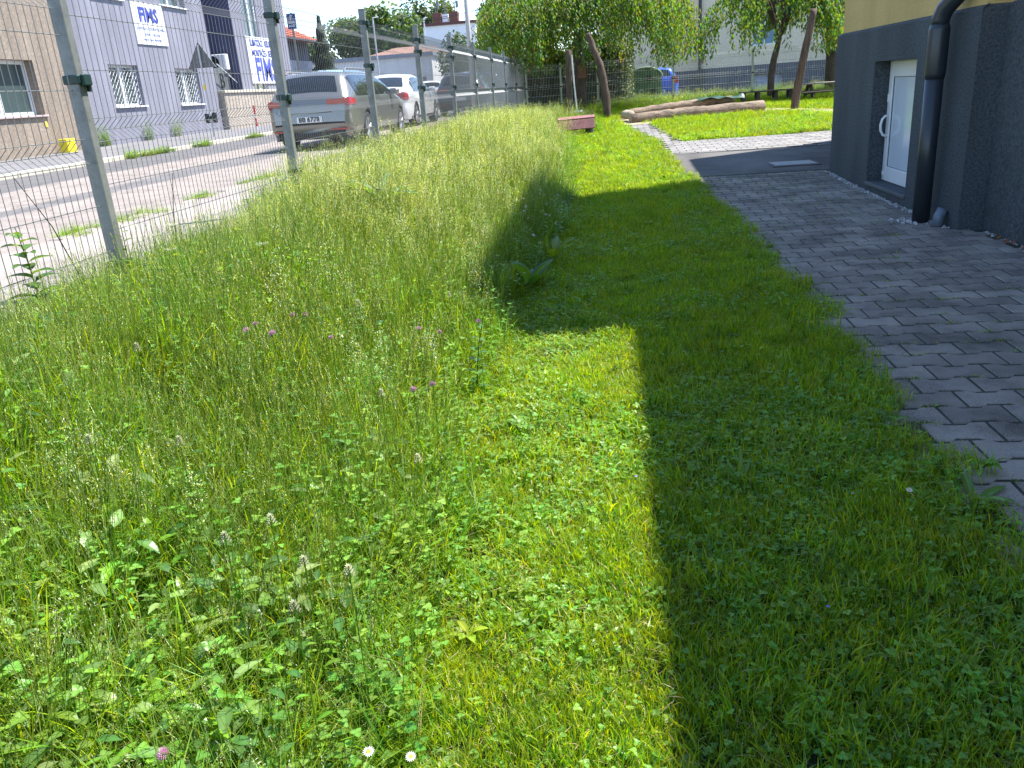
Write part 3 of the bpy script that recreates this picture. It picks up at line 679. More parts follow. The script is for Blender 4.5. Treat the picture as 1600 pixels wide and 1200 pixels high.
# ---- lilac-grey house with two wings ----------------------------------------
t = empty('lilac_grey_house', (-15, 28, .6), 'lilac grey rendered house with company boards, lattice window grilles and a dark navy recess', 'house'); P0 = -t.location; T0 = Matrix.Translation(P0)
LX = -15.0; TOP = 8.6
w1 = [(25.05, 26.75, 1.78, 3.0), (29.15, 30.85, 1.74, 2.95), (24.95, 26.6, 4.92, 6.3), (29.0, 30.8, 4.98, 6.3)]
m = MB(); facade(m, (LX, 0, 0), (0, 1, 0), (1, 0, 0), 23.5, 32.15, .3, TOP, w1, .25); m.quad((LX, 23.5, .3), (-24, 23.5, .3), (-24, 23.5, TOP), (LX, 23.5, TOP)); m.quad((LX, 32.15, .3), (-18, 32.15, .3), (-18, 32.15, TOP), (LX, 32.15, TOP)); m.quad((LX, 23.5, TOP), (-24, 23.5, TOP), (-24, 32.15, TOP), (LX, 32.15, TOP))
m.xform(T0).obj('wall', M['lilac'], t)
w2 = [(35.85, 37.3, 1.95, 6.1)]
m = MB(); facade(m, (LX, 0, 0), (0, 1, 0), (1, 0, 0), 34.6, 40.6, .3, 8.0, w2, .14); m.quad((LX, 40.6, .3), (-24, 40.6, .3), (-24, 40.6, 8.0), (LX, 40.6, 8.0)); m.quad((LX, 34.6, 8), (-24, 34.6, 8), (-24, 40.6, 8), (LX, 40.6, 8))
m.xform(T0).obj('wall', M['lilac'], t)
m = MB(); m.quad((LX-.003, 34.6, .3), (-24, 34.6, .3), (-24, 34.6, 8.0), (LX-.003, 34.6, 8.0)); m.quad((-18, 32.15, .3), (-18, 34.6, .3), (-18, 34.6, 8.4), (-18, 32.15, 8.4)); m.xform(T0).obj('recess_wall', M['shadowed'], t)
for i, a in enumerate(w1):
    o = window(t, LX, *a, nx=2, fw=.07, depth=.25, lat=i < 2, sill=M['white']); o.location = P0
o = window(t, LX, *w2[0], nx=2, fw=.1, depth=.12); o.location = P0
m = MB(); m.box(LX+.0, 23.52, .3, LX+.03, 32.14, .62); m.xform(T0).obj('plinth', mat('pale_stained_plinth', (.44, .42, .5), .9, var=.3, scale=1.5), t)
m = MB(); m.box(LX-.3, 31.95, .6, LX+.012, 32.16, .61); 
# air conditioner, gate panel, low wall, stair rail
t = empty('air_conditioner', (-15.75, 34.3, 3.0), 'white outdoor air conditioning unit fixed to the navy wall of the recess', 'air conditioner')
MB().box(-.42, -.17, 0, .42, .17, .6, .02).obj('casing', M['white'], t)
MB().lathe([(.24, -.19), (.24, -.172), (.2, -.172), (.06, -.185), (.0, -.185)], (-.1, 0, .3), 'y', 20).obj('fan_grille', M['black'], t); b_ = MB(); b_.box(-.35, -.15, -.06, -.3, .3, 0); b_.box(.3, -.15, -.06, .35, .3, 0); b_.obj('bracket', M['galv'], t)
def text_mesh(s, size, mt, name='lettering', bold=.0, sx=1., depth=.004):
    cu = bpy.data.curves.new('tmp', 'FONT'); cu.body = s; cu.size = size; cu.offset = bold; cu.extrude = depth; cu.align_x = 'CENTER'; cu.align_y = 'CENTER'; cu.resolution_u = 2
    ob = bpy.data.objects.new('tmp', cu); COL.objects.link(ob); dg = bpy.context.evaluated_depsgraph_get(); dg.update()
    me = bpy.data.meshes.new_from_object(ob.evaluated_get(dg)); me.name = name; bpy.data.objects.remove(ob); me.materials.clear(); me.materials.append(mt)
    for v in me.vertices: v.co.x *= sx
    return me
FACEX = Matrix(((0, 0, 1, 0), (1, 0, 0, 0), (0, 1, 0, 0), (0, 0, 0, 1)))   # text plane -> wall facing +X, reading towards +Y
FACEY = Matrix(((1, 0, 0, 0), (0, 0, -1, 0), (0, 1, 0, 0), (0, 0, 0, 1)))  # text plane -> facing -Y
def put(me, M4, parent, name='lettering'):
    o = link(name, me, parent); o.matrix_local = M4; return o
t = empty('courtyard_gate', (-15.5, 34.0, 2.1), 'grey sheet metal gate painted with two black letters above the low wall', 'gate')
MB().box(-.03, -1.3, 0, .03, 1.25, .95, .005).obj('panel', mat('gate_grey', (.12, .13, .14), .6), t)
for k, yy in enumerate((-.2, .75)): put(text_mesh('B', .8, M['black'], bold=.012), Matrix.Translation((.036, yy, .46)) @ FACEX, t)
t = empty('stair_rail', (-15.2, 34, 2.2), 'thin white sloping handrail in front of the navy recess', 'handrail'); MB().tube([(0, -1.0, .98), (0, 1.0, .12)], .02, 6).obj('rail', M['white'], t)
t = empty('low_wall', (-14.9, 35.2, .6), 'low pebble dashed wall with a pale coping between the house wings', 'wall')
MB().box(-.12, -2.95, -.1, .12, 3.3, 1.48).obj('wall', stucco('pebble_dash', (.42, .36, .3), sc=22, dark=.6, bump=1.0, dist=.02), t); MB().box(-.18, -2.98, 1.48, .18, 3.33, 1.58, .01).obj('coping', M['kerb'], t)
# company boards
def board(loc, W, H, lines, label, name='company_board'):
    t = empty(name, loc, label, 'sign'); MB().box(0, -W/2, -H/2, .04, W/2, H/2, .005).obj('panel', mat('board_white', (.8, .8, .82), .5, var=.03, bump=0), t)
    for s, sz, z, y, col, bold, sx in lines: put(text_mesh(s, sz, col, bold=bold, sx=sx), Matrix.Translation((.046, y, z)) @ FACEX, t)
    return t
blue = mat('sign_blue', (.035, .05, .30), .5, bump=0); blue2 = mat('sign_pale_blue', (.25, .28, .5), .5, bump=0)
board((LX, 28.0, 4.3), 1.95, 1.3, [('FIMS', .60, .24, -.02, blue, .022, 1.05), ('KLIMATIZACE-VZDUCHOTECHNIKA', .13, -.16, 0, blue2, 0, .85), ('TOPENÍ - CHLAZENÍ', .12, -.34, 0, blue2, 0, .9), ('MONTÁŽ - SERVIS - PORADENSTVÍ', .08, -.5, 0, blue2, 0, .95)],
      'white company board with blue lettering high on the lilac wall between two upper windows')
board((LX+.01, 37.45, 3.38), 3.6, 1.88, [('FIMS', 1.3, -.42, -.1, mat('sign_bright_blue', (.07, .09, .48), .5, bump=0), .04, .92), ('KLIMATIZACE - REKUPERACE', .36, .68, -.05, blue, .008, .62), ('MONTÁŽE - SERVIS', .36, .28, -.1, blue, .008, .85)],
      'large white company board with tall blue lettering at the far wing of the lilac house')
# triangular warning sign seen from behind
t = empty('warning_sign', (-12.2, 25.4, .6), 'grey back of a triangular road sign on a pale post across the street', 'road sign')
MB().tube([(0, 0, 0), (0, 0, 2.75)], .032, 8).obj('post', mat('pale_grey_paint', (.55, .56, .58), .5, bump=0), t)
m = MB(); tri = [(-.44, 2.1), (.44, 2.1), (0, 2.84)]
for y in (.05, .062): m.poly([(x, y, z) for x, z in tri])
for i in range(3): a, b = tri[i], tri[(i+1) % 3]; m.quad((a[0], .03, a[1]), (b[0], .03, b[1]), (b[0], .068, b[1]), (a[0], .068, a[1]))
m.obj('plate', mat('dull_grey_metal', (.16, .17, .18), .5, metal=.2), t)
m = MB(); m.box(-.2, .03, 2.25, .2, .05, 2.3); m.box(-.07, .03, 2.58, .07, .05, 2.63); m.obj('bracket', M['galv'], t)
MB().box(-.045, -.04, 1.48, .045, -.03, 1.62).obj('sticker', mat('sticker_yellow', (.8, .6, .05), .5, bump=0), t)
m = MB(); m.box(-.17, -.05, .5, -.06, .05, .78, .01); m.box(.06, -.05, .5, .19, .05, .8, .01); m.box(-.06, -.045, .62, .06, .045, .7, .01); m.obj('clamp', M['black'], t)
t = empty('marker_pole', (-12.5, 29.5, .62), 'thin red and white marker pole in front of the low pebble dashed wall', 'marker pole')
for k, (c, z0, z1) in enumerate((('r', .62, .92), ('w', .5, .62), ('r', .2, .5), ('w', 0, .2))):
    MB().tube([(0, 0, z0), (0, 0, z1)], .035, 8).obj('band', mat('marker_red', (.55, .02, .03), .5, bump=0) if c == 'r' else M['white'], t)
MB().box(-.06, -.06, -.04, .06, .06, 0.0, .01).obj('foot', M['black'], t)
# ---------------------------------------------------------------- houses further down the street
M['tile_red'] = mat('red_roof_tiles', (.42, .13, .08), .8, var=.25, scale=3, fine=25, bump=.6, bdist=.03)
M['tile_brown'] = mat('brown_roof_tiles', (.27, .15, .11), .85, var=.25, scale=1.2, fine=12, bump=.5, bdist=.05)
t = empty('red_roofed_house', (-19.6, 46.4, .7), 'dark grey house with a red tiled roof behind the lilac grey house', 'house'); T0 = Matrix.Translation((19.6, -46.4, -.7))
m = MB(); m.box(-22.5, 43.6, .5, -16.95, 49, 5.0); m.xform(T0).obj('wall', mat('slate_grey_render', (.12, .12, .16), .9), t)
m = MB(); m.box(-22.6, 43.5, .5, -16.85, 49.1, 3.75); m.xform(T0).obj('lower_wall', mat('pale_violet_render', (.42, .41, .47), .9), t)
m = MB()
e = 4.75; A = (-16.2, 42.9, e); B = (-16.2, 49.6, e); Cc = (-23.2, 42.9, e); D = (-23.2, 49.6, e); R1 = (-18.9, 45.3, 6.9); R2 = (-20.4, 47.2, 6.9)
m.poly([A, B, R2, R1]); m.poly([Cc, A, R1]); m.poly([D, Cc, R1, R2]); m.poly([B, D, R2]); m.poly([A, B, D, Cc])
m.xform(T0); ro = m.obj('roof', M['tile_red'], t)
sl = MB()
for k in range(15):
    f = k/15; a = Vector(A).lerp(Vector(R1), f); b = Vector(B).lerp(Vector(R2), f); c_ = Vector(Cc).lerp(Vector(R1), f)
    sl.tube([a, b], .05, 4); sl.tube([a, c_], .05, 4)
sl.xform(T0).obj('tile_course', M['tile_red'], ro)
MB().tube([(-16.15, 42.9, 4.72), (-16.15, 49.6, 4.72)], .07, 6).tube([(-16.2, 43.2, 4.7), (-16.5, 43.35, 4.35), (-16.85, 43.5, 4.1), (-16.85, 43.5, .8)], .05, 6).xform(T0).obj('gutter', M['black'], t)
MB().box(-16.95, 43.1, 5.9, -16.4, 43.6, 7.3)
t = empty('white_garage_row', (-17, 60.5, .7), 'long low white building with a flat grey edge behind the parked cars', 'garage'); T0 = Matrix.Translation((17, -60.5, -.7))
MB().box(-27, 60, .5, -12, 68, 4.05).xform(T0).obj('wall', M['whitewall'], t); MB().box(-27.1, 59.85, 4.05, -11.85, 68.2, 4.3).xform(T0).obj('roof_edge', mat('grey_roof_edge', (.25, .27, .32), .7), t)
o = t
for k, y in enumerate((-25.2, -22.2, -19.2, -16.4, -13.6)): MB().box(y-1.1, 59.96, .6, y+1.1, 60.02, 2.7).xform(T0).obj('garage_door', mat('grey_garage_door', (.2, .21, .23), .6, var=.1, bump=0) if k == 0 else [c for c in kids(t) if c.name.startswith('garage_door')][0].data.materials[0], t)
t = empty('brown_roofed_house', (-16, 80, .7), 'yellow house with a broad brown hipped roof behind the white garages', 'house'); T0 = Matrix.Translation((16, -80, -.7))
MB().box(-22, 74, .5, -13.3, 84, 4.36).xform(T0).obj('wall', mat('ochre_render', (.55, .4, .2), .9), t)
m = MB(); a, b, c_, d = (-23.4, 73.3, 4.35), (-12.9, 73.3, 4.35), (-12.9, 84.7, 4.35), (-23.4, 84.7, 4.35); r1, r2 = (-19.0, 79, 5.75), (-15.6, 79, 5.75)
m.poly([a, b, r2, r1]); m.poly([b, c_, r2]); m.poly([c_, d, r1, r2]); m.poly([d, a, r1]); m.poly([a, b, c_, d]); m.xform(T0).obj('roof', M['tile_brown'], t)
# apartment block
t = empty('apartment_block', (-17, 100, .7), 'white flat roofed apartment block with dark red roof edge and antennas, far down the street', 'apartment building'); T0 = Matrix.Translation((17, -100, -.7))
m = MB(); m.box(-19.6, 95, .5, -13.9, 95.05, 8.5)
facade(m, (-13.88, 0, 0), (0, 1, 0), (1, 0, 0), 95, 113, .5, 8.5, [(y, y+2.0, z, z+1.45) for y in (96, 99.4, 102.8, 106.2, 109.6) for z in (1.9, 4.5, 6.75)], .3)
m.box(-19.6, 95.05, .5, -14.3, 113, 8.5); m.xform(T0).obj('wall', mat('apartment_render', (.8, .8, .85), .9, var=.06), t)
for y in (96, 99.4, 102.8, 106.2, 109.6):
    for z in (1.9, 4.5, 6.75):
        f = MB(); f.box(-14.14, y, z, -14.08, y+.12, z+1.45); f.box(-14.14, y+1.88, z, -14.08, y+2, z+1.45); f.box(-14.14, y+.95, z, -14.08, y+1.05, z+1.45); f.box(-14.14, y, z+1.35, -14.08, y+2, z+1.45); f.box(-14.14, y, z, -14.08, y+2, z+.1)
        o = f.xform(T0).obj('window', M['white'], t); MB().box(-14.2, y, z, -14.15, y+2, z+1.45).xform(T0).obj('pane', M['glass'], o)
o = MB().box(-17.2, 94.97, 6.9, -16.5, 95.04, 7.7).xform(T0).obj('window', M['white'], t); MB().box(-17.1, 94.93, 7.0, -16.6, 94.98, 7.6).xform(T0).obj('pane', mat('sky_blue_pane', (.16, .22, .42), .2, bump=0), o)
MB().box(-19.75, 94.8, 8.5, -13.7, 113.2, 8.78).xform(T0).obj('roof', mat('dark_red_roof_edge', (.12, .045, .045), .7), t)
for k, x in enumerate((-18.3, -16.4)):
    MB().box(x-.45, 96.5, 8.7, x+.45, 97.6, 9.9).xform(T0).obj('chimney', mat('dark_brick', (.16, .07, .05), .85, fine=20) if k == 0 else [c for c in kids(t) if c.name.startswith('chimney')][0].data.materials[0], t)
MB().box(-17.75, 96.8, 8.7, -17.1, 97.5, 9.75).xform(T0).obj('chimney', M['white'], t)
for x, h in ((-18.45, 13.5), (-17.4, 12.2), (-16.3, 13.2)):
    a = MB(); a.tube([(x, 97, 9.4), (x, 97, h)], .05, 4)
    for j in range(7):
        z = 9.9+j*(h-10.1)/7; a.tube([(x-.3*(1 if j % 2 else .6), 97, z), (x+.3, 97, z+.05)], .035, 4)
    if x != -17.4: a.tube([(x+.22, 97, 9.4), (x+.05, 97, h)], .035, 4); a.box(x+.18, 96.9, 10.3, x+.42, 97.1, 11.0)
    a.xform(T0).obj('antenna', M['galv'], t)

# ---- cream building beyond the cross fence
t = empty('cream_building', (8, 43.5, .4), 'large cream rendered building with a slate plinth and a basement window behind the yard trees', 'building'); T0 = Matrix.Translation((-8, -43.5, -.4))
L = Vector((4.72, 45.2, 0)); Rr = Vector((17, 41.4, 0)); U = (Rr-L).normalized(); Nn = Vector((U.y, -U.x, 0)); W = (Rr-L).length
M['cream'] = stucco('cream_render', (.88, .71, .5), sc=30, dark=.92, bump=.3, var=.08); M['slate'] = stucco('slate_plinth', (.15, .145, .165), sc=30, dark=.85, bump=.4, var=.15)
def pt(u, v, d=0): return tuple(L+U*u+Vector((0, 0, v))-Nn*d)
m = MB(); facade(m, L, U, Nn, 0, W, 1.74, 11, [(2.55, 3.75, 2.62, 4.4), (6.5, 8.0, 2.9, 4.6)], .2); m.quad(pt(0, 1.74), pt(0, 11), pt(0, 11, 12), pt(0, 1.74, 12)); m.quad(pt(0, 11), pt(W, 11), pt(W, 11, 12), pt(0, 11, 12))
m.quad(pt(-5.6, 1.70, .6), pt(0.05, 1.70, .6), pt(0.05, 9, .6), pt(-5.6, 9, .6)); m.quad(pt(-5.6, 1.7, .6), pt(-5.6, 9, .6), pt(-5.6, 9, 12), pt(-5.6, 1.7, 12)); m.quad(pt(-5.6, 9, .6), pt(0, 9, .6), pt(0, 9, 12), pt(-5.6, 9, 12)); m.quad(pt(-1.32, 1.7, .56), pt(-1.26, 1.7, .56), pt(-1.26, 9, .56), pt(-1.32, 9, .56))
m.xform(T0).obj('wall', M['cream'], t)
m = MB(); facade(m, pt(0, 0, -.05), U, Nn, -.02, W, -.2, 1.74, [(2.65, 4.05, .55, 1.3)], .3); m.quad(pt(-5.65, -.2, .55), pt(0, -.2, .55), pt(0, 1.7, .55), pt(-5.65, 1.7, .55)); m.quad(pt(-.02, -.2, -.05), pt(-.02, -.2, .6), pt(-.02, 1.74, .6), pt(-.02, 1.74, -.05)); m.quad(pt(-.02, 1.74, -.05), pt(W, 1.74, -.05), pt(W, 1.74, 0), pt(-.02, 1.74, 0))
m.xform(T0).obj('plinth', M['slate'], t)
def cwin(a, b, c, d, nm='window'):
    f = MB(); n0 = 0; w_ = .07
    for (p, q, r, s) in ((a, a+w_, c, d), (b-w_, b, c, d), (a, b, c, c+w_), (a, b, d-w_, d), ((a+b)/2-w_/2, (a+b)/2+w_/2, c, d)):
        f.quad(pt(p, r, .14), pt(q, r, .14), pt(q, s, .14), pt(p, s, .14))
    o = f.xform(T0).obj(nm, M['white'], t); MB().quad(pt(a, c, .17), pt(b, c, .17), pt(b, d, .17), pt(a, d, .17)).xform(T0).obj('pane', mat('pale_blue_pane', (.22, .33, .45), .15, bump=0), o); return o
cwin(2.55, 3.75, 2.62, 4.4); cwin(6.5, 8.0, 2.9, 4.6)
o = MB().quad(pt(2.65, .55, .2), pt(4.05, .55, .2), pt(4.05, 1.3, .2), pt(2.65, 1.3, .2)).xform(T0).obj('basement_window', mat('frosted_basement_glass', (.42, .45, .55), .3, bump=0), t)
MB().tube([pt(.06, .3, -.16), pt(.06, 11, -.16)], .085, 8).xform(T0).obj('downpipe', M['darkpipe'], t)

# ---- glass recycling bell behind the fence
t = empty('recycling_bin', (1.42, 32.2, tz(1.4, 32.2)), 'green domed recycling container behind the cross fence next to the blue car', 'recycling bin')
M['bin'] = mat('bottle_green_plastic', (.05, .12, .045), .5, var=.12, bump=0)
m = MB(); prof = [(-.55, 0), (-.58, 1.0)]+[(-.58*math.cos(a)*1.0, 1.0+.33*math.sin(a)) for a in np.linspace(.25, math.pi-.25, 11)]+[(.58, 1.0), (.55, 0)]
pr0 = [(x, -.45, z) for x, z in prof]; pr1 = [(x, .45, z) for x, z in prof]; m.poly(pr0); m.poly(pr1)
for i in range(len(prof)): m.quad(pr0[i], pr0[(i+1) % len(prof)], pr1[(i+1) % len(prof)], pr1[i])
m.obj('body', M['bin'], t)
m = MB(); m.tube([(x*1.03, -.46, z+.01) for x, z in prof[1:-1]], .03, 5); m.obj('rim', mat('pale_green_rim', (.2, .3, .18), .5, bump=0), t)
for x, z, r in ((.13, .95, .13), (.25, .5, .1)): MB().lathe([(r, -.47), (r, -.452), (0, -.452)], (x, 0, z), 'y', 16).obj('opening', M['black'], t)
MB().lathe([(.1, -.468), (.1, -.452), (.06, -.452), (.06, -.468)], (-.15, 0, .5), 'y', 16).obj('emblem', mat('faded_white_print', (.4, .45, .4), .6, bump=0), t)

# ---------------------------------------------------------------- cars
def car(name, label, loc, paint, L=4.7, Wd=1.82, kind='wagon', H=1.47, rz=0, group=None, plate=None, cat='car', rear_arm=False):
    t = empty(name, loc, label, cat, group, rz)
    hs = H/1.47; hw = Wd/2
    if kind == 'wagon':
        pr = [(.10, .24), (.03, .34), (0, .48), (.015, .70), (.05, .92), (.13, 1.02), (.30, 1.22), (.47, 1.37), (.62, 1.425), (1.2, 1.465), (2.0, 1.47), (2.6, 1.43), (3.0, 1.31), (3.45, 1.08), (3.62, .99), (4.1, .90), (4.5, .77), (4.65, .62), (4.7, .45), (4.62, .24)]
        gl = (.17, 1.06, .44, 1.34)
    elif kind == 'sedan':
        pr = [(.10, .24), (.03, .36), (0, .50), (.02, .74), (.05, .95), (.12, 1.01), (.45, 1.05), (.62, 1.08), (1.0, 1.27), (1.28, 1.39), (1.7, 1.46), (2.2, 1.47), (2.65, 1.42), (3.05, 1.27), (3.45, 1.04), (3.6, .96), (4.1, .88), (4.5, .76), (4.65, .62), (4.7, .45), (4.62, .24)]
        gl = (.66, 1.10, 1.2, 1.36)
    else:
        pr = [(.10, .26), (.03, .36), (0, .55), (.02, .8), (.04, 1.0), (.10, 1.10), (.20, 1.3), (.28, 1.42), (.42, 1.47), (1.2, 1.49), (2.2, 1.48), (2.75, 1.42), (3.15, 1.25), (3.5, 1.07), (3.65, 1.0), (4.15, .92), (4.5, .8), (4.65, .65), (4.7, .45), (4.62, .26)]
        gl = (.13, 1.13, .26, 1.38)
    sc = L/4.7; pr = [(y*sc, z*hs) for y, z in pr]; gl = (gl[0]*sc, gl[1]*hs, gl[2]*sc, gl[3]*hs)
    it = max(range(len(pr)), key=lambda i: pr[i][1])
    P2 = pr; top_y = [p[0] for p in pr if True]
    y_lo = min(range(len(pr)), key=lambda i: pr[i][0]); y_hi = max(range(len(pr)), key=lambda i: pr[i][0])
    up = pr[y_lo:y_hi+1]; ux = np.array([p[0] for p in up]); uz = np.array([p[1] for p in up])
    def zt(y): return float(np.interp(y, ux, uz))
    rearb = pr[:y_lo+1][::-1]; frontb = pr[y_hi:]
    def zb(y):
        z = .22*hs
        if y < rearb[-1][0]: z = float(np.interp(y, [p[0] for p in rearb], [p[1] for p in rearb]))
        if y > frontb[-1][0]: z = float(np.interp(y, [p[0] for p in frontb[::-1]], [p[1] for p in frontb[::-1]]))
        for wy in (WR, WF):
            d = abs(y-wy)
            if d < .37: z = max(z, .32+math.sqrt(.37**2-d*d))
        return min(z, zt(y)-.01)
    WR, WF = .98*sc, 3.80*sc
    seg = [(np.array(pr[i]), np.array(pr[i+1])) for i in range(len(pr)-1)]
    def sdist(y, z):
        p = np.array((y, z)); b_ = 9
        for a, b in seg:
            d = b-a; tt = max(0, min(1, (p-a).dot(d)/d.dot(d))); b_ = min(b_, float(np.hypot(*(p-a-d*tt))))
        return b_
    belt = .93*hs
    def W0(y, z):
        w_ = hw
        w_ -= .10*max(0, 1-y/.9)**2*1.1; w_ -= .16*max(0, (y-(L-1.0))/1.0)**2
        if z > belt: w_ -= .27*((z-belt)/(H-belt))**1.1+.02
        elif z > belt-.08: w_ -= .02*(z-belt+.08)/.08
        if z < .45: w_ -= .05*((.45-z)/.25)**2
        w_ += .012*math.exp(-((z-.78*hs)/.05)**2)
        return w_
    def SX(y, z):
        r = .16 if z > belt+.05 else .13; d = sdist(y, z)
        w_ = W0(y, z)
        return w_-(0 if d >= r else r-math.sqrt(max(0, r*r-(r-d)**2)))*.85
    ys = sorted(set([round(v, 4) for v in list(np.linspace(0.002, .2, 8))+list(np.linspace(.2, L-.22, 60))+list(np.linspace(L-.22, L-.003, 8))+[WR-.37, WR+.37, WF-.37, WF+.37, WR-.36, WR+.36, WF-.36, WF+.36]]))
    nz = 20; V = []; F = []
    ts = [0, .06, .14, .24, .34, .44, .54, .62, .70, .76, .82, .87, .91, .94, .96, .975, .985, .992, .997, 1.0]
    for s in (1, -1):
        b0 = len(V)
        for y in ys:
            a, b = zb(y), zt(y)
            for q in ts: z = a+(b-a)*q; V.append((s*SX(y, z), y, z))
        for i in range(len(ys)-1):
            for j in range(nz-1):
                a = b0+i*nz+j; F.append((a, a+nz, a+nz+1, a+1))
    n1 = len(V)//2
    for i in range(len(ys)-1):                       # top strip joined across
        a, b = i*nz+nz-1, (i+1)*nz+nz-1; m5 = 8
        def row(k):
            x = V[k][0]; return [(x*(1-2*q/m5), V[k][1], V[k][2]+.035*(1-(1-2*q/m5)**2)*(1 if V[k][2] > belt else .4)) for q in range(m5+1)]
        r0, r1 = row(a), row(b); k0 = len(V); V += r0+r1
        for q in range(m5): F.append((k0+q, k0+q+1, k0+m5+2+q, k0+m5+1+q))
    # rear lower closing + front lower closing + floor
    for ends in (rearb, frontb):
        for i in range(len(ends)-1):
            (ya, za), (yb, zb_) = ends[i], ends[i+1]; xa, xb = SX(ya, za), SX(yb, zb_); k = len(V); V += [(xa, ya, za), (-xa, ya, za), (-xb, yb, zb_), (xb, yb, zb_)]; F.append((k, k+1, k+2, k+3))
    me = bpy.data.meshes.new('body'); me.from_pydata(V, [], F); me.materials.append(paint)
    bm = bmesh.new(); bm.from_mesh(me); bmesh.ops.remove_doubles(bm, verts=bm.verts, dist=.0015); bmesh.ops.recalc_face_normals(bm, faces=bm.faces); bm.to_mesh(me); bm.free()
    me.polygons.foreach_set('use_smooth', [True]*len(me.polygons)); body = link('body', me, t)
    MB().box(-hw*.86, .15, .2, hw*.86, L-.2, .6).obj('underbody', M['black'], t)
    # glass
    def side_patch(name, yl, yh, zl, zh, mt, s, off=.006, n=12, par=None):
        m = MB(); g = []
        for i in range(n+1):
            y = yl+(yh-yl)*i/n; a, b = zl(y), zh(y); g.append([(s*(SX(y, a+(b-a)*j/6)+off), y, a+(b-a)*j/6) for j in range(7)])
        for i in range(n):
            for j in range(6): m.quad(g[i][j], g[i+1][j], g[i+1][j+1], g[i][j+1])
        return m.obj(name, mt, par or t, smooth=True)
    zl = lambda y: belt+.035
    gs, ge = (.46*sc if kind != 'sedan' else 1.0*sc), 3.28*sc
    def zh(y): return max(zl(y)+.004, min(H-.10, zt(y)-.075))
    cuts = {'wagon': [(.50*sc, 1.25*sc), (1.30*sc, 2.15*sc), (2.21*sc, 3.22*sc)], 'sedan': [(.92*sc, 1.2*sc), (1.25*sc, 2.12*sc), (2.18*sc, 3.2*sc)], 'van': [(.4*sc, 1.2*sc), (1.25*sc, 2.15*sc), (2.21*sc, 3.3*sc)]}[kind]
    for s in (1, -1):
        for a, b in cuts: side_patch('side_window', a, b, zl, zh, M['carglass'], s)
        side_patch('lower_sill', .45, L-.9, lambda y: max(zb(y), .22*hs)+.01, lambda y: max(max(zb(y), .22*hs)+.02, .3*hs), M['black'], s, off=.004, n=40)
    # rear window and windscreen: patches on the centre surface
    def centre_patch(name, ya, yb, za, zb_, shr, mt, off, n=6, x_lo=None, x_hi=None, by='z'):
        m = MB(); g = []
        for i in range(n+1):
            f = i/n
            if by == 'z':
                z = za+(zb_-za)*f; src = [q for q in up if q[0] < L/2]; y = float(np.interp(z, [q[1] for q in src], [q[0] for q in src]))
            else: y = ya+(yb-ya)*f; z = zt(y)
            xm = SX(y, z-.001)-shr; a = x_lo if x_lo is not None else -xm; b = x_hi if x_hi is not None else xm; a = max(a, -xm); b = min(b, xm)
            cr = lambda x: .035*(1-(x/max(.01, xm+shr))**2)*(1 if z > belt else .4)
            g.append([(a+(b-a)*q/8, y-off*(1 if ya < L/2 else -1), z+cr(a+(b-a)*q/8)+off*.6) for q in range(9)])
        for i in range(n):
            for q in range(8): m.quad(g[i][q], g[i+1][q], g[i+1][q+1], g[i][q+1])
        return m.obj(name, mt, t, smooth=True)
    centre_patch('rear_window', gl[0], gl[2], gl[1], gl[3], .05, M['carglass'], .012, by='y' if kind == 'sedan' else 'z')
    centre_patch('windscreen', 2.8*sc, 3.5*sc, 0, 0, .05, M['carglass'], .012, by='y')
    # tail lamps wrap round the corner
    red = M.get('lamp_red') or mat('tail_lamp_red', (.42, .012, .016), .15, var=.3, fine=40, bump=0, spec=.7); M['lamp_red'] = red
    zl0, zl1 = ((.80, .955) if kind == 'wagon' else (.74, .97) if kind == 'sedan' else (.85, 1.15)); zl0 *= hs; zl1 *= hs
    for s in (1, -1):
        side_patch('tail_lamp', .035, .33 if kind == 'wagon' else .25, lambda y: zl0+.08*(y-.03), lambda y: zl1-.12*(y-.03), red, s, off=.012, n=8)
        m = MB(); x0, x1 = (hw*.42 if kind == 'wagon' else hw*.60), hw-.10
        def ry(z): src = [q for q in up if q[0] < L/2]; return float(np.interp(z, [q[1] for q in src], [q[0] for q in src]))
        za, zb2 = zl0+.01, zl1-.005
        m.quad((s*x0, ry(za)-.014, za+.03), (s*x1, ry(za)-.014+.03, za), (s*x1, ry(zb2)-.014+.03, zb2), (s*x0, ry(zb2)-.014, zb2-.02)); m.box(s*x0, ry(za)-.012, za+.03, s*x1, ry(za)+.06, zb2-.02)
        m.obj('tail_lamp', red, t)
        MB().box(s*hw*.48, -.006, .36*hs, s*hw*.82, .05, .39*hs).obj('reflector', red, t)
        # wheels
        for wy in (WR, WF):
            x = s*(hw-.115)
            wh = MB().lathe([(.20, -.10), (.29, -.11), (.32, -.09), (.325, 0), (.32, .09), (.29, .11), (.20, .10)], (x, wy, .325), 'x', 28).obj('tyre', mat('tyre_rubber', (.018, .018, .018), .8, bump=0) if 'tyre' not in M else M['tyre'], t, smooth=True); M['tyre'] = wh.data.materials[0]
            r = MB(); r.lathe([(.215, s*.02), (.222, s*.1), (.20, s*.104), (.19, s*.06), (.06, s*.075), (.05, s*.10), (0, s*.10)], (0, 0, 0), 'x', 24)
            r = MB(); r.lathe([(.20, s*.0), (.225, s*.1), (.205, s*.106), (.192, s*.03), (.19, s*-.02)], (0, 0, 0), 'x', 24)
            for k in range(5):
                a = k*2*math.pi/5+.3
                for da in (-.16, .16):
                    p0 = (s*.085, .05*math.cos(a), .05*math.sin(a)); p1 = (s*.095, .2*math.cos(a+da), .2*math.sin(a+da)); r.tube([p0, p1], [.024, .018], 4)
            r.lathe([(.06, s*.07), (.055, s*.1), (0, s*.105)], (0, 0, 0), 'x', 12)
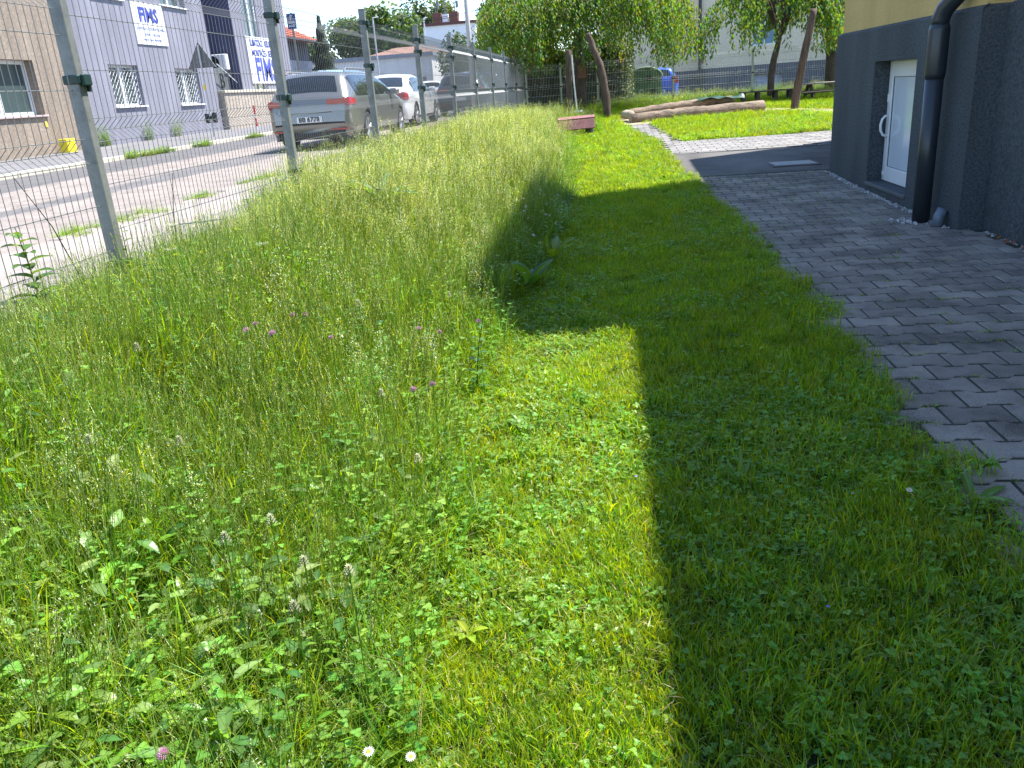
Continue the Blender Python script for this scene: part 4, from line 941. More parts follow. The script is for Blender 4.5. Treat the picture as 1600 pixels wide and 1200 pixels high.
            r.v = [(a+x, b+wy, c+.325) for a, b, c in r.v]; M.setdefault('rim', mat('alloy_rim', (.5, .5, .52), .3, metal=.7, bump=0)); r.obj('rim', M['rim'], wh)
            MB().lathe([(.36, -.12*s), (.36, .0), (.0, .0)], (x-s*.1, wy, .34), 'x', 20)
        MB().box(s*(hw-.03), 3.0*sc, .95*hs, s*(hw+.17), 3.16*sc, 1.08*hs, .03).obj('mirror', paint, t)
        m = MB(); m.box(s*(hw-.005+.0), 1.66*sc, .80*hs, s*(hw+.022), 1.84*sc, .825*hs, .005); m.box(s*(hw-.005), 2.62*sc, .80*hs, s*(hw+.022), 2.8*sc, .825*hs, .005); m.obj('door_handle', paint, t)
        if kind == 'wagon': MB().tube([(s*.60, .7*sc, H-.03), (s*.60, .8*sc, H+.02), (s*.6, 2.3*sc, H+.03), (s*.60, 2.45*sc, H-.02)], .018, 5).obj('roof_rail', M['galv'], t)
    pl = MB().box(-.26, ry(.6*hs)-.022, .52*hs, .26, ry(.6*hs)-.006, .635*hs, .003).obj('number_plate', M['white'], t)
    if plate: put(text_mesh(plate, .125, M['black'], bold=.003), Matrix.Translation((0, ry(.6*hs)-.026, .577*hs)) @ FACEY, pl)
    MB().box(-hw*.7, -.008, .27*hs, hw*.7, .06, .33*hs).obj('rear_valance', M['black'], t)
    m = MB(); m.tube([(-hw*.5, ry(.72*hs)-.004, .70*hs), (0, ry(.72*hs)-.012, .70*hs), (hw*.5, ry(.72*hs)-.004, .70*hs)], .008, 5); m.obj('boot_crease', M['black'] if kind != 'sedan' else paint, t)
    return t
def paint(name, c, metal=.6, rough=.32): return mat(name, c, rough, metal=metal, var=.03, scale=1, fine=300, bump=0, coat=.8)
silver = paint('silver_beige_paint', (.25, .24, .222)); whitep = paint('white_car_paint', (.75, .76, .77), .0, .3); darkp = paint('dark_grey_car_paint', (.05, .055, .065), .4)
c1 = car('parked_car', 'silver beige station wagon with wide red tail lamps parked nearest behind the fence', (-5.76, 16.15, tz(-5.8, 16)-.01), silver, plate='8B 6778', rz=0)
car('parked_car', 'white saloon car parked in front of the silver station wagon', (-6.42, 23.7, tz(-5.8, 25)-.01), whitep, kind='sedan', plate='2H 4417', rz=.0)
car('parked_car', 'dark grey family car parked beyond the white saloon', (-5.35, 31.2, tz(-5.8, 32)-.01), darkp, kind='wagon', H=1.5)
car('parked_car', 'furthest dark car in the row, half hidden behind the distant fence posts', (-5.3, 37.6, tz(-5.8, 38)-.01), darkp, kind='van', H=1.5)
car('parked_car', 'small white car standing far back between the white saloon and the dark car', (-9.2, 45.6, .72), whitep, kind='van', H=1.42, L=4.0, rz=.5)
car('parked_car', 'bright blue hatchback parked behind the cross fence by the green container', (2.16, 36.3, tz(2.1, 37)-.02), paint('bright_blue_paint', (.02, .10, .55), .3), kind='van', H=1.47, L=4.2, Wd=1.76, plate='7H 8064')

# ---------------------------------------------------------------- trees
def leaf_cloud(lm, centre, rad, n, size, cols, up=.3, hollow=.55):
    for _ in range(n):
        while True:
            d = Vector((rnd.gauss(0, 1), rnd.gauss(0, 1), rnd.gauss(0, 1)))
            if d.length > .01: break
        d.normalize(); r = hollow+(1-hollow)*rnd.random()**.7; p = Vector(centre)+Vector((d.x*rad[0]*r, d.y*rad[1]*r, d.z*rad[2]*r))
        nn = (d+Vector((rnd.gauss(0, .6), rnd.gauss(0, .6), rnd.gauss(0, .6)+up))).normalized(); a = nn.orthogonal().normalized(); a.rotate(Matrix.Rotation(rnd.uniform(0, 6.28), 3, nn)); b = nn.cross(a)
        s = size*rnd.uniform(.6, 1.3); c = jc(rnd.choice(cols), .25); k = len(lm.v)
        for u, v in ((-1, -.25), (-.2, -.8), (1, 0), (.1, .75)): lm.v.append(tuple(p+a*u*s*.5+b*v*s*.45)); lm.c.append(c)
        lm.f.append((k, k+1, k+2, k+3))
def round_tree(label, x, y, h, r, n, size, cols, trunk=.25, lumps=9, name='tree', zb=None, squash=1.0, group=None, low=.35):
    z0 = tz(x, y) if zb is None else zb; t = empty(name, (x, y, z0), label, 'tree', group)
    MB().tube([(0, 0, -.2), (0, 0, h*.35), (rnd.uniform(-.2, .2), 0, h*.7)], [trunk, trunk*.75, trunk*.35], 8, jit=.1).obj('trunk', M['bark'], t, smooth=True)
    lm = LM()
    for i in range(lumps):
        a = rnd.uniform(0, 6.28); q = rnd.uniform(.25, .72); zz = h*(low+(1-low)*rnd.uniform(.1, .8)); lr = r*rnd.uniform(.34, .55)
        kk = 1-.5*max(0, (zz/h-.6)/.4)
        leaf_cloud(lm, (math.cos(a)*r*q*kk, math.sin(a)*r*q*kk, zz), (lr, lr, lr*.8*squash), n//lumps, size, cols)
    leaf_cloud(lm, (0, 0, h*(low+(1-low)*.55)), (r*.6, r*.6, h*(1-low)*.5), n//4, size, cols)
    lm.obj('crown', M['leaf_tree'], t); return t
GB = [(.06, .11, .03), (.07, .13, .035), (.05, .09, .035)]; GY = [(.12, .18, .035), (.10, .16, .035), (.14, .2, .05)]
round_tree('broad green tree behind the brown roofed house, second from the left', -27.5, 110, 12.0, 5.4, 5600, .5, GB+GY)
round_tree('tallest green tree behind the brown roofed house, its crown rising to a point', -25.6, 118, 13.6, 3.6, 4600, .5, GB)
round_tree('mid green tree directly right of the dark spruce', -32.5, 112, 10.8, 5.4, 4800, .5, GB+GY)
round_tree('low dark green tree left of the spruce at the end of the street', -37.8, 108, 8.6, 4.6, 3400, .5, GB)
round_tree('low green tree between the red roofed house and the spruce', -41, 104, 7.4, 3.6, 2400, .5, GB)
round_tree('light green tree rising left of the apartment block roof', -23.2, 122, 14.2, 3.8, 3000, .45, GY)
round_tree('pale green tree showing right of the apartment block', -14.8, 122, 13.2, 4.4, 3800, .45, GY+[(.13, .18, .07)])
round_tree('green tree beyond the end of the fence, left of the drooping cherry', -9.6, 80, 7.6, 3.6, 3200, .35, GB+GY)
round_tree('dark bushy tree in front of the apartment block', -9.6, 56, 4.4, 1.9, 3600, .2, GB+[(.07, .11, .03)], squash=1.4, low=.1, trunk=.1)
round_tree('dark bushy tree behind the last parked cars', -7.2, 62, 4.0, 2.6, 3000, .22, GB, squash=1.2, low=.1, trunk=.12)
round_tree('dense tree closing the view behind the far end of the mesh fence', -4.3, 50, 4.6, 2.4, 3800, .2, GB, low=.05, trunk=.12)
# spruce
t = empty('spruce_tree', (-15.6, 47.5, .7), 'tall dark narrow spruce beside the white garages', 'tree'); MB().tube([(0, 0, 0), (0, 0, 4.9)], [.14, .02], 6).obj('trunk', M['bark'], t)
lm = LM()
for i in range(9000):
    z = 5.15*rnd.random()**1.5; rr = 1.5*(1-z/5.2)**1.15*(.82+.18*math.sin(z*9+rnd.uniform(-.5, .5)))+.03; a = rnd.uniform(0, 6.28); q = rr*rnd.uniform(.5, 1)
    p = (math.cos(a)*q, math.sin(a)*q, z+.15); lm.leaf(p, (math.cos(a), math.sin(a), rnd.uniform(-.7, .1)), (0, 0, 1), rnd.uniform(.12, .24)*(1.1-z/5.3), .05, jc((.022, .04, .016), .3), segs=1)
    k = len(lm.v)
    lm.v += [(p[0]-.05, p[1], p[2]), (p[0]+.05, p[1]+.04, p[2]-.02), (p[0]+math.cos(a)*.24*(1.05-z/5.2), p[1]+math.sin(a)*.24*(1.05-z/5.2), p[2]-.07)]; c = jc((.022, .04, .016), .35); lm.c += [c]*3; lm.f.append((k, k+1, k+2))
lm.obj('crown', M['leaf_tree'], t)

def weeping(label, x, y, trunk_pts, tr, dome, R, strands, hang, cols, size=.075, seed=1, name='weeping_tree', zmin=None, branches=None, dens=1.0, name2='tree'):
    """umbrella crown: limbs arch outwards and leafy shoots hang from them"""
    rr_ = random.Random(seed); z0 = tz(x, y); t = empty(name, (x, y, z0), label, name2)
    MB().tube(trunk_pts, tr, 10, jit=.12).obj('trunk', M['bark'], t, smooth=True)
    top = Vector(trunk_pts[-1]); tips = []; br = MB()
    for i in range(26):
        a = rr_.uniform(0, 6.28); q = R*rr_.uniform(.35, .95); e = Vector((math.cos(a)*q*dome[0], math.sin(a)*q*dome[1], 0))+Vector((dome[2], dome[3], dome[4]-.28*(q/R)**2*dome[5]))
        mid = top.lerp(e, .45)+Vector((0, 0, .35)); br.tube([top, mid, e], [.05, .03, .012], 5)
    br.obj('branches', M['bark'], t)
    lm = LM(); clumps = []
    for k in range(int(strands/9)):
        a = rr_.uniform(0, 6.28); q = R*math.sqrt(rr_.uniform(.02, 1)); lump = 1+.3*noise.noise(Vector((math.cos(a)*1.4+seed, math.sin(a)*1.4, 0)))
        clumps.append((a, q*lump, rr_.uniform(-.45, .45), rr_.uniform(.45, 1.25), rr_.choice(cols)))
    for s in range(strands):
        a, q, dz, hk, cl = rr_.choice(clumps); q0 = min(q/R, 1.15)
        p = Vector((math.cos(a)*q*dome[0]+rr_.gauss(0, .17), math.sin(a)*q*dome[1]+rr_.gauss(0, .17), 0))+Vector((dome[2], dome[3], dome[4]-dome[5]*q0**2.2*.6+dz+rr_.uniform(-.2, .2)))
        H = hang*(.3+.7*rr_.random())*(.35+.85*q0)*hk; n = int(H/.05*dens)+4; d = Vector((math.cos(a)*.5, math.sin(a)*.5, .25)); cc = cl
        for k in range(n):
            d = (d+Vector((rr_.gauss(0, .07), rr_.gauss(0, .07), -.13))).normalized(); p = p+d*.05/max(.3, dens)
            if zmin is not None and p.z+z0 < zmin+.45*max(0, 1-hk)+rr_.uniform(0, .2): break
            la = rr_.uniform(0, 6.28); ld = Vector((math.cos(la)*.6, math.sin(la)*.6, -.7)); c = cc if rr_.random() > .3 else rr_.choice(cols)
            c = tuple(v*rr_.uniform(.7, 1.35) for v in c)
            lm.leaf(p+Vector((rr_.uniform(-.06, .06), rr_.uniform(-.06, .06), 0)), ld, (math.cos(la), math.sin(la), .7), size*rr_.uniform(.6, 1.4), size*.52, c, segs=2, fold=.3)
    lm.obj('crown', M['leaf_tree'], t); return t
CG = [(.12, .2, .03), (.09, .15, .028), (.16, .23, .035), (.07, .12, .025), (.13, .19, .04)]; CO = [(.26, .22, .05), (.27, .15, .05)]
weeping('drooping green tree with a wide umbrella crown behind the leaning posts', -.82, 27.0, [(0, 0, -.1), (.02, 0, .7), (.05, 0, 1.5), (.0, 0, 2.4)], [.2, .17, .16, .12],
        (1, .85, .15, .3, 3.9, 1.7), 2.95, 2500, 2.3, CG*12+CO, size=.105, seed=3, zmin=1.72)
weeping('slim drooping cherry tree behind the low bench', 5.0, 27.2, [(0, 0, -.1), (.0, 0, .7), (.06, 0, 1.15), (.2, 0, 1.75)], [.11, .1, .09, .07],
        (1, 1, .15, 0, 3.3, 1.1), 1.35, 480, 1.7, CG*2+[(.15, .22, .04)]*3, size=.12, seed=5, zmin=1.75)
weeping('stout drooping cherry tree behind the picnic table, beside the building corner', 7.05, 28.4, [(0, 0, -.1), (.0, 0, .8), (-.02, 0, 1.5), (-.05, 0, 2.0)], [.2, .17, .16, .12],
        (1, 1, .0, .1, 3.5, 1.3), 1.7, 700, 1.5, CG*2+[(.15, .22, .04)]*3, size=.12, seed=9, zmin=1.9)
# ivy hedge behind the cross fence
t = empty('ivy_hedge', (-1, 30.6, .66), 'ivy hedge behind the cross fence, leaves coloured dark for the tree shade, with a bright leafy right edge', 'hedge')
MB().box(-1.7, -.1, 0, 1.7, .5, 1.9).obj('stems', M['bark'], t)
lm = LM()
for i in range(11000):
    x = rnd.uniform(-2.1, 1.95); z = rnd.uniform(0, 2.15+.25*math.sin(x*3)); y = rnd.uniform(-.35, .4); 
    if x > 1.6: y = rnd.uniform(-.6, .4)
    c = jc((.035, .065, .02) if x < 1.5 else rnd.choice([(.12, .18, .03), (.07, .12, .03)]), .3)  # tree shade over the hedge is put into the dark leaf colour
    lm.leaf((x, y, z), (rnd.uniform(-1, 1), -.4, rnd.uniform(-1, .3)), (rnd.uniform(-.4, .4), -1, .5), rnd.uniform(.07, .12), .07, c, segs=2)
lm.obj('foliage', M['leaf_tree'], t)

# ---------------------------------------------------------------- poles and cables
t = empty('lamp_post', (-4.66, 30.2, tz(-4.6, 30)), 'thick pale street lamp post rising behind the fence in front of the apartment block', 'lamp post')
MB().tube([(0, 0, 0), (0, 0, 2.2), (0, 0, 7.5)], [.09, .08, .06], 12).obj('pole', mat('pale_pole_paint', (.5, .47, .43), .6, var=.1), t, smooth=True); MB().tube([(0, 0, 7.4), (-.5, 0, 7.7), (-1.2, 0, 7.75)], .04, 6).obj('arm', M['galv'], t); MB().box(-1.7, -.12, 7.68, -1.15, .12, 7.82, .03).obj('lamp_head', M['galv'], t)
for (x, y, h, r, lab) in ((-7.8, 50, 5.4, .055, 'slim white pole standing just left of the thick lamp post'), (-11.94, 45.2, 4.75, .04, 'thin pale pole between the spruce and the fence, above the silver car'), (-14.33, 70, 6.6, .05, 'thin grey pole in front of the left end of the apartment block')):
    t = empty('utility_pole', (x, y, .7), lab, 'pole'); MB().tube([(0, 0, 0), (0, 0, h)], r, 6).obj('shaft', mat('pole_white', (.6, .6, .6), .6, bump=0) if 'pw' not in M else M['pw'], t); M['pw'] = kids(t)[0].data.materials[0]; MB().tube([(0, 0, h-.04), (.3, 0, h)], r*.7, 5).obj('arm', M['pw'], t)
def cable(pts, lab):
    m = MB(); P = []
    for i in range(len(pts)-1):
        a, b = Vector(pts[i]), Vector(pts[i+1])
        for k in range(10): f = k/10; p = a.lerp(b, f); p.z -= .35*math.sin(math.pi*f); P.append(p-Vector(pts[0]))
    P.append(Vector(pts[-1])-Vector(pts[0])); o = m.tube(P, .018, 4).obj('overhead_cable', M['black'], loc=pts[0]); tag(o, lab, 'cable')
cable([(-20, 62, 5.4), (-12.6, 60, 6.1), (-1, 58, 8.3)], 'lower overhead cable crossing the sky left of the drooping tree')
cable([(-20, 61, 6.6), (-9.6, 60, 6.55), (0, 58, 8.7)], 'upper overhead cable crossing the sky left of the drooping tree')
cable([(-28, 60, 6.9), (-15, 60.4, 5.5), (-12.9, 60, 5.9)], 'overhead cable running over the brown roof towards the left')
t = empty('parking_sign', (-8.66, 24.0, .62), 'dark blue rectangular road sign with white marks above the silver car', 'road sign')
MB().tube([(0, .03, 0), (0, .03, 3.25)], .025, 6).obj('post', M['galv'], t); MB().box(-.13, -.01, 2.82, .13, .0, 3.22, .003).obj('panel', mat('traffic_blue', (.01, .035, .2), .5, bump=0), t)
for s, z, sz in (('P', 3.12, .16), ('zóna', 3.0, .09), ('8-16h', 2.9, .07)): put(text_mesh(s, sz, M['white'], bold=.002), Matrix.Translation((0, -.013, z)) @ FACEY, t)
t = empty('small_blue_sign', (-4.95, 35, .67), 'tiny blue sign seen through the far fence panels', 'road sign'); MB().tube([(0, 0, 0), (0, 0, 1.62)], .02, 6).obj('post', M['galv'], t); MB().box(-.09, -.01, 1.42, .09, 0, 1.62, .003).obj('panel', mat('sign_mid_blue', (.05, .1, .5), .5, bump=0), t)

# ---------------------------------------------------------------- yard furniture
def log(name, pts, r, mt, label, cat='log', n=12, ends=None):
    t = empty(name, pts[0], label, cat); o = Vector(pts[0]); P = [Vector(p)-o for p in pts]; Q = []
    rs = r if isinstance(r, list) else [r]*len(pts); R_ = []
    for i in range(len(P)-1):
        for k in range(5): f = k/5; Q.append(P[i].lerp(P[i+1], f)+Vector((rnd.gauss(0, .006),)*3)); R_.append(rs[i]+(rs[i+1]-rs[i])*f)
    Q.append(P[-1]); R_.append(rs[-1])
    MB().tube(Q, R_, n, jit=.05).obj('trunk' if cat != 'log' else 'log_body', mt, t, smooth=True)
    e = MB().tube([Q[0]-(Q[1]-Q[0]).normalized()*.004, Q[0]-(Q[1]-Q[0]).normalized()*.002], R_[0]*.93, n).obj('cut_end', M['cut'], t)
    return t
M['cut'] = mat('pale_cut_wood', (.36, .29, .2), .85, var=.3, scale=20)
log('swing_post', [(.02, 23.7, .35), (-.0, 23.7, 1.1), (-.14, 23.7, 1.87), (-.32, 23.7, 2.3), (-.46, 23.7, 2.7)], [.105, .1, .095, .085, .075], M['wood_brown'], 'tall crooked brown post bending left, in front of the drooping tree', 'post')
log('swing_post', [(-1.05, 24, .35), (-1.03, 24, 1.3), (-.98, 24, 2.34)], [.1, .09, .08], M['wood_brown'], 'shorter upright brown post beside the white rope', 'post')
log('swing_post', [(.0, 25.6, .45), (-.1, 25.6, 1.3), (-.3, 25.6, 2.2)], [.08, .07, .06], M['wood_brown'], 'thin leaning post half hidden behind the tall crooked post', 'post')
log('swing_post', [(4.83, 23.05, .35), (4.93, 23.05, 1.1), (5.08, 23.05, 2.0), (5.22, 23.05, 2.8)], [.1, .105, .095, .08], M['wood_brown'], 'tall brown post leaning right in front of the picnic table', 'post')
t = empty('rope', (-.87, 23.8, 2.1), 'white hanging rope with a wooden handle beside the upright brown post', 'rope'); MB().tube([(-.03, 0, .1), (.0, 0, -.6), (.05, 0, -1.35)], .022, 6).obj('cord', mat('rope_white', (.75, .75, .72), .8, bump=0), t); MB().tube([(-.03, 0, -1.38), (.2, 0, -1.36)], .03, 6).obj('handle', M['white'], t)
t = empty('bird_box', (-.72, 26.75, 1.6), 'reddish brown nest box on the trunk of the drooping tree', 'nest box'); b = MB().box(-.13, -.09, 0, .13, .08, .38, .008).obj('box', mat('nest_box_wood', (.2, .09, .06), .8), t); MB().box(-.15, -.12, .38, .15, .1, .405, .004).obj('roof', M['wood_dark'], t); MB().lathe([(.022, -.096), (.0, -.096)], (.0, 0, .26), 'y', 12).obj('hole', M['black'], t)
log('sandbox_log', [(.60, 22.1, .50), (1.5, 22.35, .52), (2.0, 22.5, .55), (2.6, 22.7, .54), (4.07, 23.15, .56)], [.135, .15, .14, .155, .155], M['wood_log'], 'long bare front log of the sandbox lying across the pale path end', 'log')
log('sandbox_log', [(.50, 23.4, .60), (1.2, 23.8, .64), (2.1, 24.3, .70), (3.0, 24.8, .72), (3.6, 25.1, .72)], [.1, .11, .11, .11, .1], M['wood_log'], 'long rear log of the sandbox with its middle hollowed', 'log')
log('sandbox_log', [(.46, 22.95, .6), (.62, 22.3, .6)], [.11, .11], mat('pale_cut_wood', (.4, .33, .24), .8), 'short pale log end closing the left side of the sandbox', 'log')
t = empty('tarpaulin', (3.0, 24.7, .80), 'dark green tarpaulin folded over the rear sandbox log', 'tarpaulin')
m = MB(); nx, ny = 24, 10; g = []
for i in range(nx+1):
    row = []
    for j in range(ny+1):
        x = -.8+1.6*i/nx; y = -.35+.75*j/ny; z = .1*(1-(x/.9)**2)*(1-(y/.6)**2)+.05*noise.noise(Vector((x*4, y*5, 0)))+.12*math.exp(-((x-.75)/.1)**2-(y/.2)**2); row.append((x, y, z-.05))
    g.append(row)
for i in range(nx):
    for j in range(ny): m.quad(g[i][j], g[i+1][j], g[i+1][j+1], g[i][j+1])
m.obj('sheet', mat('dark_green_sheet', (.012, .06, .04), .5, bump=0), t, smooth=True)
# red plank bench
t = empty('plank_bench', (-.70, 19.3, .28), 'small bench of two faded red planks on dark stumps by the tall grass', 'bench')
for k, (y, z, ry_) in enumerate(((.2, .44, .2), (-.06, .30, 1.1))):
    m = MB().box(-.42, -.11, -.018, .42, .11, .018, .006); o = m.obj('plank', M['wood_red'], t, loc=(0, y, z)); o.rotation_euler = (ry_, -.03, .03)
for x in (-.27, .3): MB().tube([(x, .02, -.1), (x, .02, .30)], [.10, .09], 9, jit=.08).obj('stump_leg', M['wood_dark'], t)
# picnic table and low bench
def plank(t, nm, x0, x1, y, z, w, th, mt): return MB().box(x0, y-w/2, z-th/2, x1, y+w/2, z+th/2, .006).obj(nm, mt, t)
t = empty('picnic_table', (6.35, 25.4, tz(6.3, 25.4)), 'low wooden picnic table with fixed benches, partly behind the building corner', 'picnic table')
for k in range(4): plank(t, 'top_plank', -.95, .95, -.27+k*.18, .475, .165, .035, M['wood_grey'])
for s in (-1, 1):
    for k in range(1): plank(t, 'seat_plank', -.95, .95, s*.58, .255, .2, .04, M['wood_dark'])
    for y in (-1, 1):
        MB().tube([(s*.62, y*.62, -.02), (s*.62, y*.12, .46)], .05, 4).obj('leg', M['wood_dark'], t)
    MB().box(s*.62-.03, -.68, .19, s*.62+.03, .68, .24, .004).obj('cross_beam', M['wood_dark'], t)
t = empty('low_table', (4.65, 26.0, tz(4.65, 26)), 'low dark wooden table left of the picnic table', 'table')
for k in range(3): plank(t, 'top_plank', -.75, .75, -.2+k*.2, .33, .18, .035, M['wood_dark'])
for x in (-.66, -.25, .25, .66):
    for y in (-.2, .2): MB().box(x-.045, y-.045, -.05, x+.045, y+.045, .31, .004).obj('leg', M['wood_dark'], t)
# ---------------------------------------------------------------- lawn, meadow and weeds
def lawn_tuft(seed, kind):
    rnd.seed(seed); lm = LM(); R = .12
    def pos(): a = rnd.uniform(0, 6.28); r = R*math.sqrt(rnd.random()); return (r*math.cos(a), r*math.sin(a), 0)
    ng = {'grass': 150, 'clover': 75, 'weed': 65}[kind]
    for _ in range(ng):
        q = rnd.random(); c = jc(G_FRESH if q < .42 else G_YEL if q < .8 else G_DEEP, .22); h = rnd.uniform(.025, .075)
        c1 = jc(G_YEL if rnd.random() < .4 else c, .15)
        lm.blade(pos(), rnd.uniform(0, 6.28), h, rnd.uniform(.005, .05), rnd.uniform(.0026, .005), mul(c, .85), c1, segs=3)
    for _ in range(15):   # dry clippings and old stalks
        p = pos(); a = rnd.uniform(0, 6.28); l = rnd.uniform(.02, .06); z = rnd.uniform(.004, .03)
        lm.blade((p[0], p[1], z), a, rnd.uniform(-.005, .015), l, .0022, jc(G_STRAW, .25), jc(G_STRAW, .3), segs=2, twist=0)
    for _ in range({'grass': 4, 'clover': 24, 'weed': 12}[kind]): lm.clover(pos(), rnd.uniform(.02, .045), rnd.uniform(.008, .014), jc(G_CLOV, .25))
    if kind == 'weed':
        for _ in range(3):
            p = pos(); n = rnd.randint(5, 8); c = jc(G_LEAF, .25); a0 = rnd.uniform(0, 6)
            for k in range(n):
                a = a0+k*6.28/n+rnd.uniform(-.3, .3); lm.leaf((p[0], p[1], .008), (math.cos(a), math.sin(a), rnd.uniform(.3, 1.0)), (0, 0, 1), rnd.uniform(.03, .06), rnd.uniform(.014, .022), jc(c, .15), curl=.5)
    return lm.mesh('lawn_tuft', M['lawn'])
def meadow_tuft(seed, kind):
    rnd.seed(seed); lm = LM(); R = .11
    def pos(k=1): a = rnd.uniform(0, 6.28); r = R*math.sqrt(rnd.random())*k; return (r*math.cos(a), r*math.sin(a), 0)
    nb = {'fine': 80, 'seed': 60, 'leafy': 42, 'edge': 70, 'broad': 26}[kind]
    for _ in range(nb):
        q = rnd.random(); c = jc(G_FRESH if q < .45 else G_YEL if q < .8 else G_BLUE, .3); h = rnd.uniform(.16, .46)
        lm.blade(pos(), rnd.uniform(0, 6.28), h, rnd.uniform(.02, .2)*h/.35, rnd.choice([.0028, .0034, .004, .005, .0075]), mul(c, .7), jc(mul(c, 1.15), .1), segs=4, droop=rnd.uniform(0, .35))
    for _ in range({'fine': 15, 'seed': 16, 'leafy': 6, 'edge': 8, 'broad': 3}[kind]):      # flowering stems
        p = pos(); a = rnd.uniform(0, 6.28); h = rnd.uniform(.34, .62); l = rnd.uniform(.0, .12); pts = [(p[0]+math.cos(a)*l*t*t, p[1]+math.sin(a)*l*t*t, h*t) for t in (0, .35, .7, 1)]
        c = jc((.15, .23, .05), .25); lm.rod(pts, [.0013, .0012, .001, .0007], c); tip = Vector(pts[-1]); pc = jc(rnd.choice([G_PALE, (.28, .36, .2), (.42, .48, .34), (.36, .42, .28)]), .2)
        st = rnd.random()
        if kind == 'seed' and st < .75:     # airy panicle
            for k in range(24):
                f = rnd.uniform(.0, 1); z = -.15*f; an = rnd.uniform(0, 6.28); w_ = .035*f+.004
                e = tip+Vector((math.cos(an)*w_, math.sin(an)*w_, z+rnd.uniform(0, .02)))
                lm.leaf(e, (math.cos(an)*.6, math.sin(an)*.6, rnd.uniform(-.6, .8)), (0, 0, 1), .011, .0032, jc(pc, .2), segs=1+1, curl=0)
                if k % 2: lm.blade(tuple(tip+Vector((0, 0, z-.01))), an, .012, w_, .0006, pc, pc, segs=1)
        elif kind == 'seed' or st < .45:    # narrow spike
            dd = Vector((math.cos(a)*.25, math.sin(a)*.25, 1)).normalized()
            for k in range(9):
                an = k*2.4; q_ = tip-dd*(.065*k/9)
                lm.leaf(q_, (dd.x+math.cos(an)*.35, dd.y+math.sin(an)*.35, dd.z), (math.cos(an), math.sin(an), .2), .012, .003, jc(mul(pc, .75), .25), segs=2, curl=0)
    for _ in range(6):      # dead stalks and thatch
        p = pos(); c = jc((.26, .22, .11), .3); lm.blade((p[0], p[1], rnd.uniform(0, .08)), rnd.uniform(0, 6.28), rnd.uniform(.02, .3), rnd.uniform(.05, .2), .0026, c, c, segs=3)
    if kind in ('leafy', 'edge', 'fine'):
        for _ in range({'leafy': 15, 'edge': 8, 'fine': 2}[kind]):      # clover and vetch stalks
            p = pos(); h = rnd.uniform(.1, .36); a = rnd.uniform(0, 6.28); pts = [(p[0]+math.cos(a)*.07*t, p[1]+math.sin(a)*.07*t, h*t) for t in (0, .5, 1)]; c = jc(G_CLOV, .25)
            lm.rod(pts, .0012, mul(c, .9))
            for k in range(4): f = .45+.55*k/3; lm.clover((p[0]+math.cos(a)*.07*f, p[1]+math.sin(a)*.07*f, h*f-.02), rnd.uniform(.02, .05), rnd.uniform(.011, .018), jc(c, .15))
    if kind in ('leafy', 'broad'):
        for _ in range(9 if kind == 'leafy' else 22):      # broader leaves standing in the sward
            p = pos(); a = rnd.uniform(0, 6.28); h = rnd.uniform(.08, .34); c = jc(rnd.choice([G_LEAF, (.13, .21, .07), (.10, .17, .045), (.06, .13, .03)]), .2); L_ = rnd.uniform(.04, .095)*(0.85 if kind == 'broad' else 1); c = mul(c, 1.1 if kind == 'broad' else 1)
            lm.rod([(p[0], p[1], 0), (p[0]+math.cos(a)*.02, p[1]+math.sin(a)*.02, h)], .001, c); lm.leaf((p[0]+math.cos(a)*.02, p[1]+math.sin(a)*.02, h), (math.cos(a), math.sin(a), rnd.uniform(.0, 1.1)), (0, 0, 1), L_, L_*rnd.uniform(.35, .5), c, curl=rnd.uniform(.2, .6), fold=.3)
    return lm.mesh('meadow_tuft', M['leaf'])
lawn_kinds = ['grass']*5+['clover']*4+['weed']*2
LAWN = proto_col('lawn_tuft', [lawn_tuft(100+i, k) for i, k in enumerate(lawn_kinds)])
mk = ['fine']*5+['seed']*4+['leafy']*4+['edge']*2+['broad']*3
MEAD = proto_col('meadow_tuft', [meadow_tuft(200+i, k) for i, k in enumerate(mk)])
KI = {k: [i for i, q in enumerate(mk) if q == k] for k in set(mk)}
rnd.seed(77)
def pn(x, y, s, o=0): return noise.noise(Vector((x*s+o, y*s, o*1.3)))
def bound(y):       # right edge of the unmown strip
    b = float(np.interp(y, [0, 1.4, 1.9, 3.1, 4.3, 5.3, 7, 9, 11, 14, 16, 19, 20.5], [-.42, -.46, -.55, -.68, -.72, -.76, -.66, -.55, -.55, -.66, -.74, -.62, -.5]))
    return b+.05*math.sin(y*3.1)+.06*pn(0, y, 2.2)
PATCH = [(.95, 14.9), (1.2, 17.05), (.87, 21.5), (.35, 21.5), (.9, 17.2), (.93, 15.1)]
def is_lawn(x, y):
    if y < 0.2 or y > 28.9: return False
    if y < 12.1: return x < edge_x(y)-.04+.03*math.sin(y*9)+.12*pn(x, y, 4)
    if y < 14.95: return x < 1.06+.05*pn(x, y, 4)
    if in_poly(x, y, [(.93, 14.9), (7.4, 15), (7.4, 17.6), (4.2, 17.25), (2.4, 17.05), (1.48, 17.05), (1.12, 21.7), (.36, 21.5), (.9, 17.1)]): return False
    if in_poly(x, y, [(.35, 21.45), (.95, 21.5), (2.6, 22.2), (4.3, 22.3), (5.2, 21.0), (5.6, 19.4), (6.6, 18.4), (7.2, 19.6), (6.0, 21.9), (5.0, 23.2), (3.6, 24.6), (1.6, 24.3), (.3, 23.8), (.2, 22.6)]): return rnd.random() < .04
    return True
def in_view(x, y, m=.35): return abs(x-.0+.13*y) < (.70*y+1.0+m) and y > 0.35
pts, idx, rot, scl = [], [], [], []
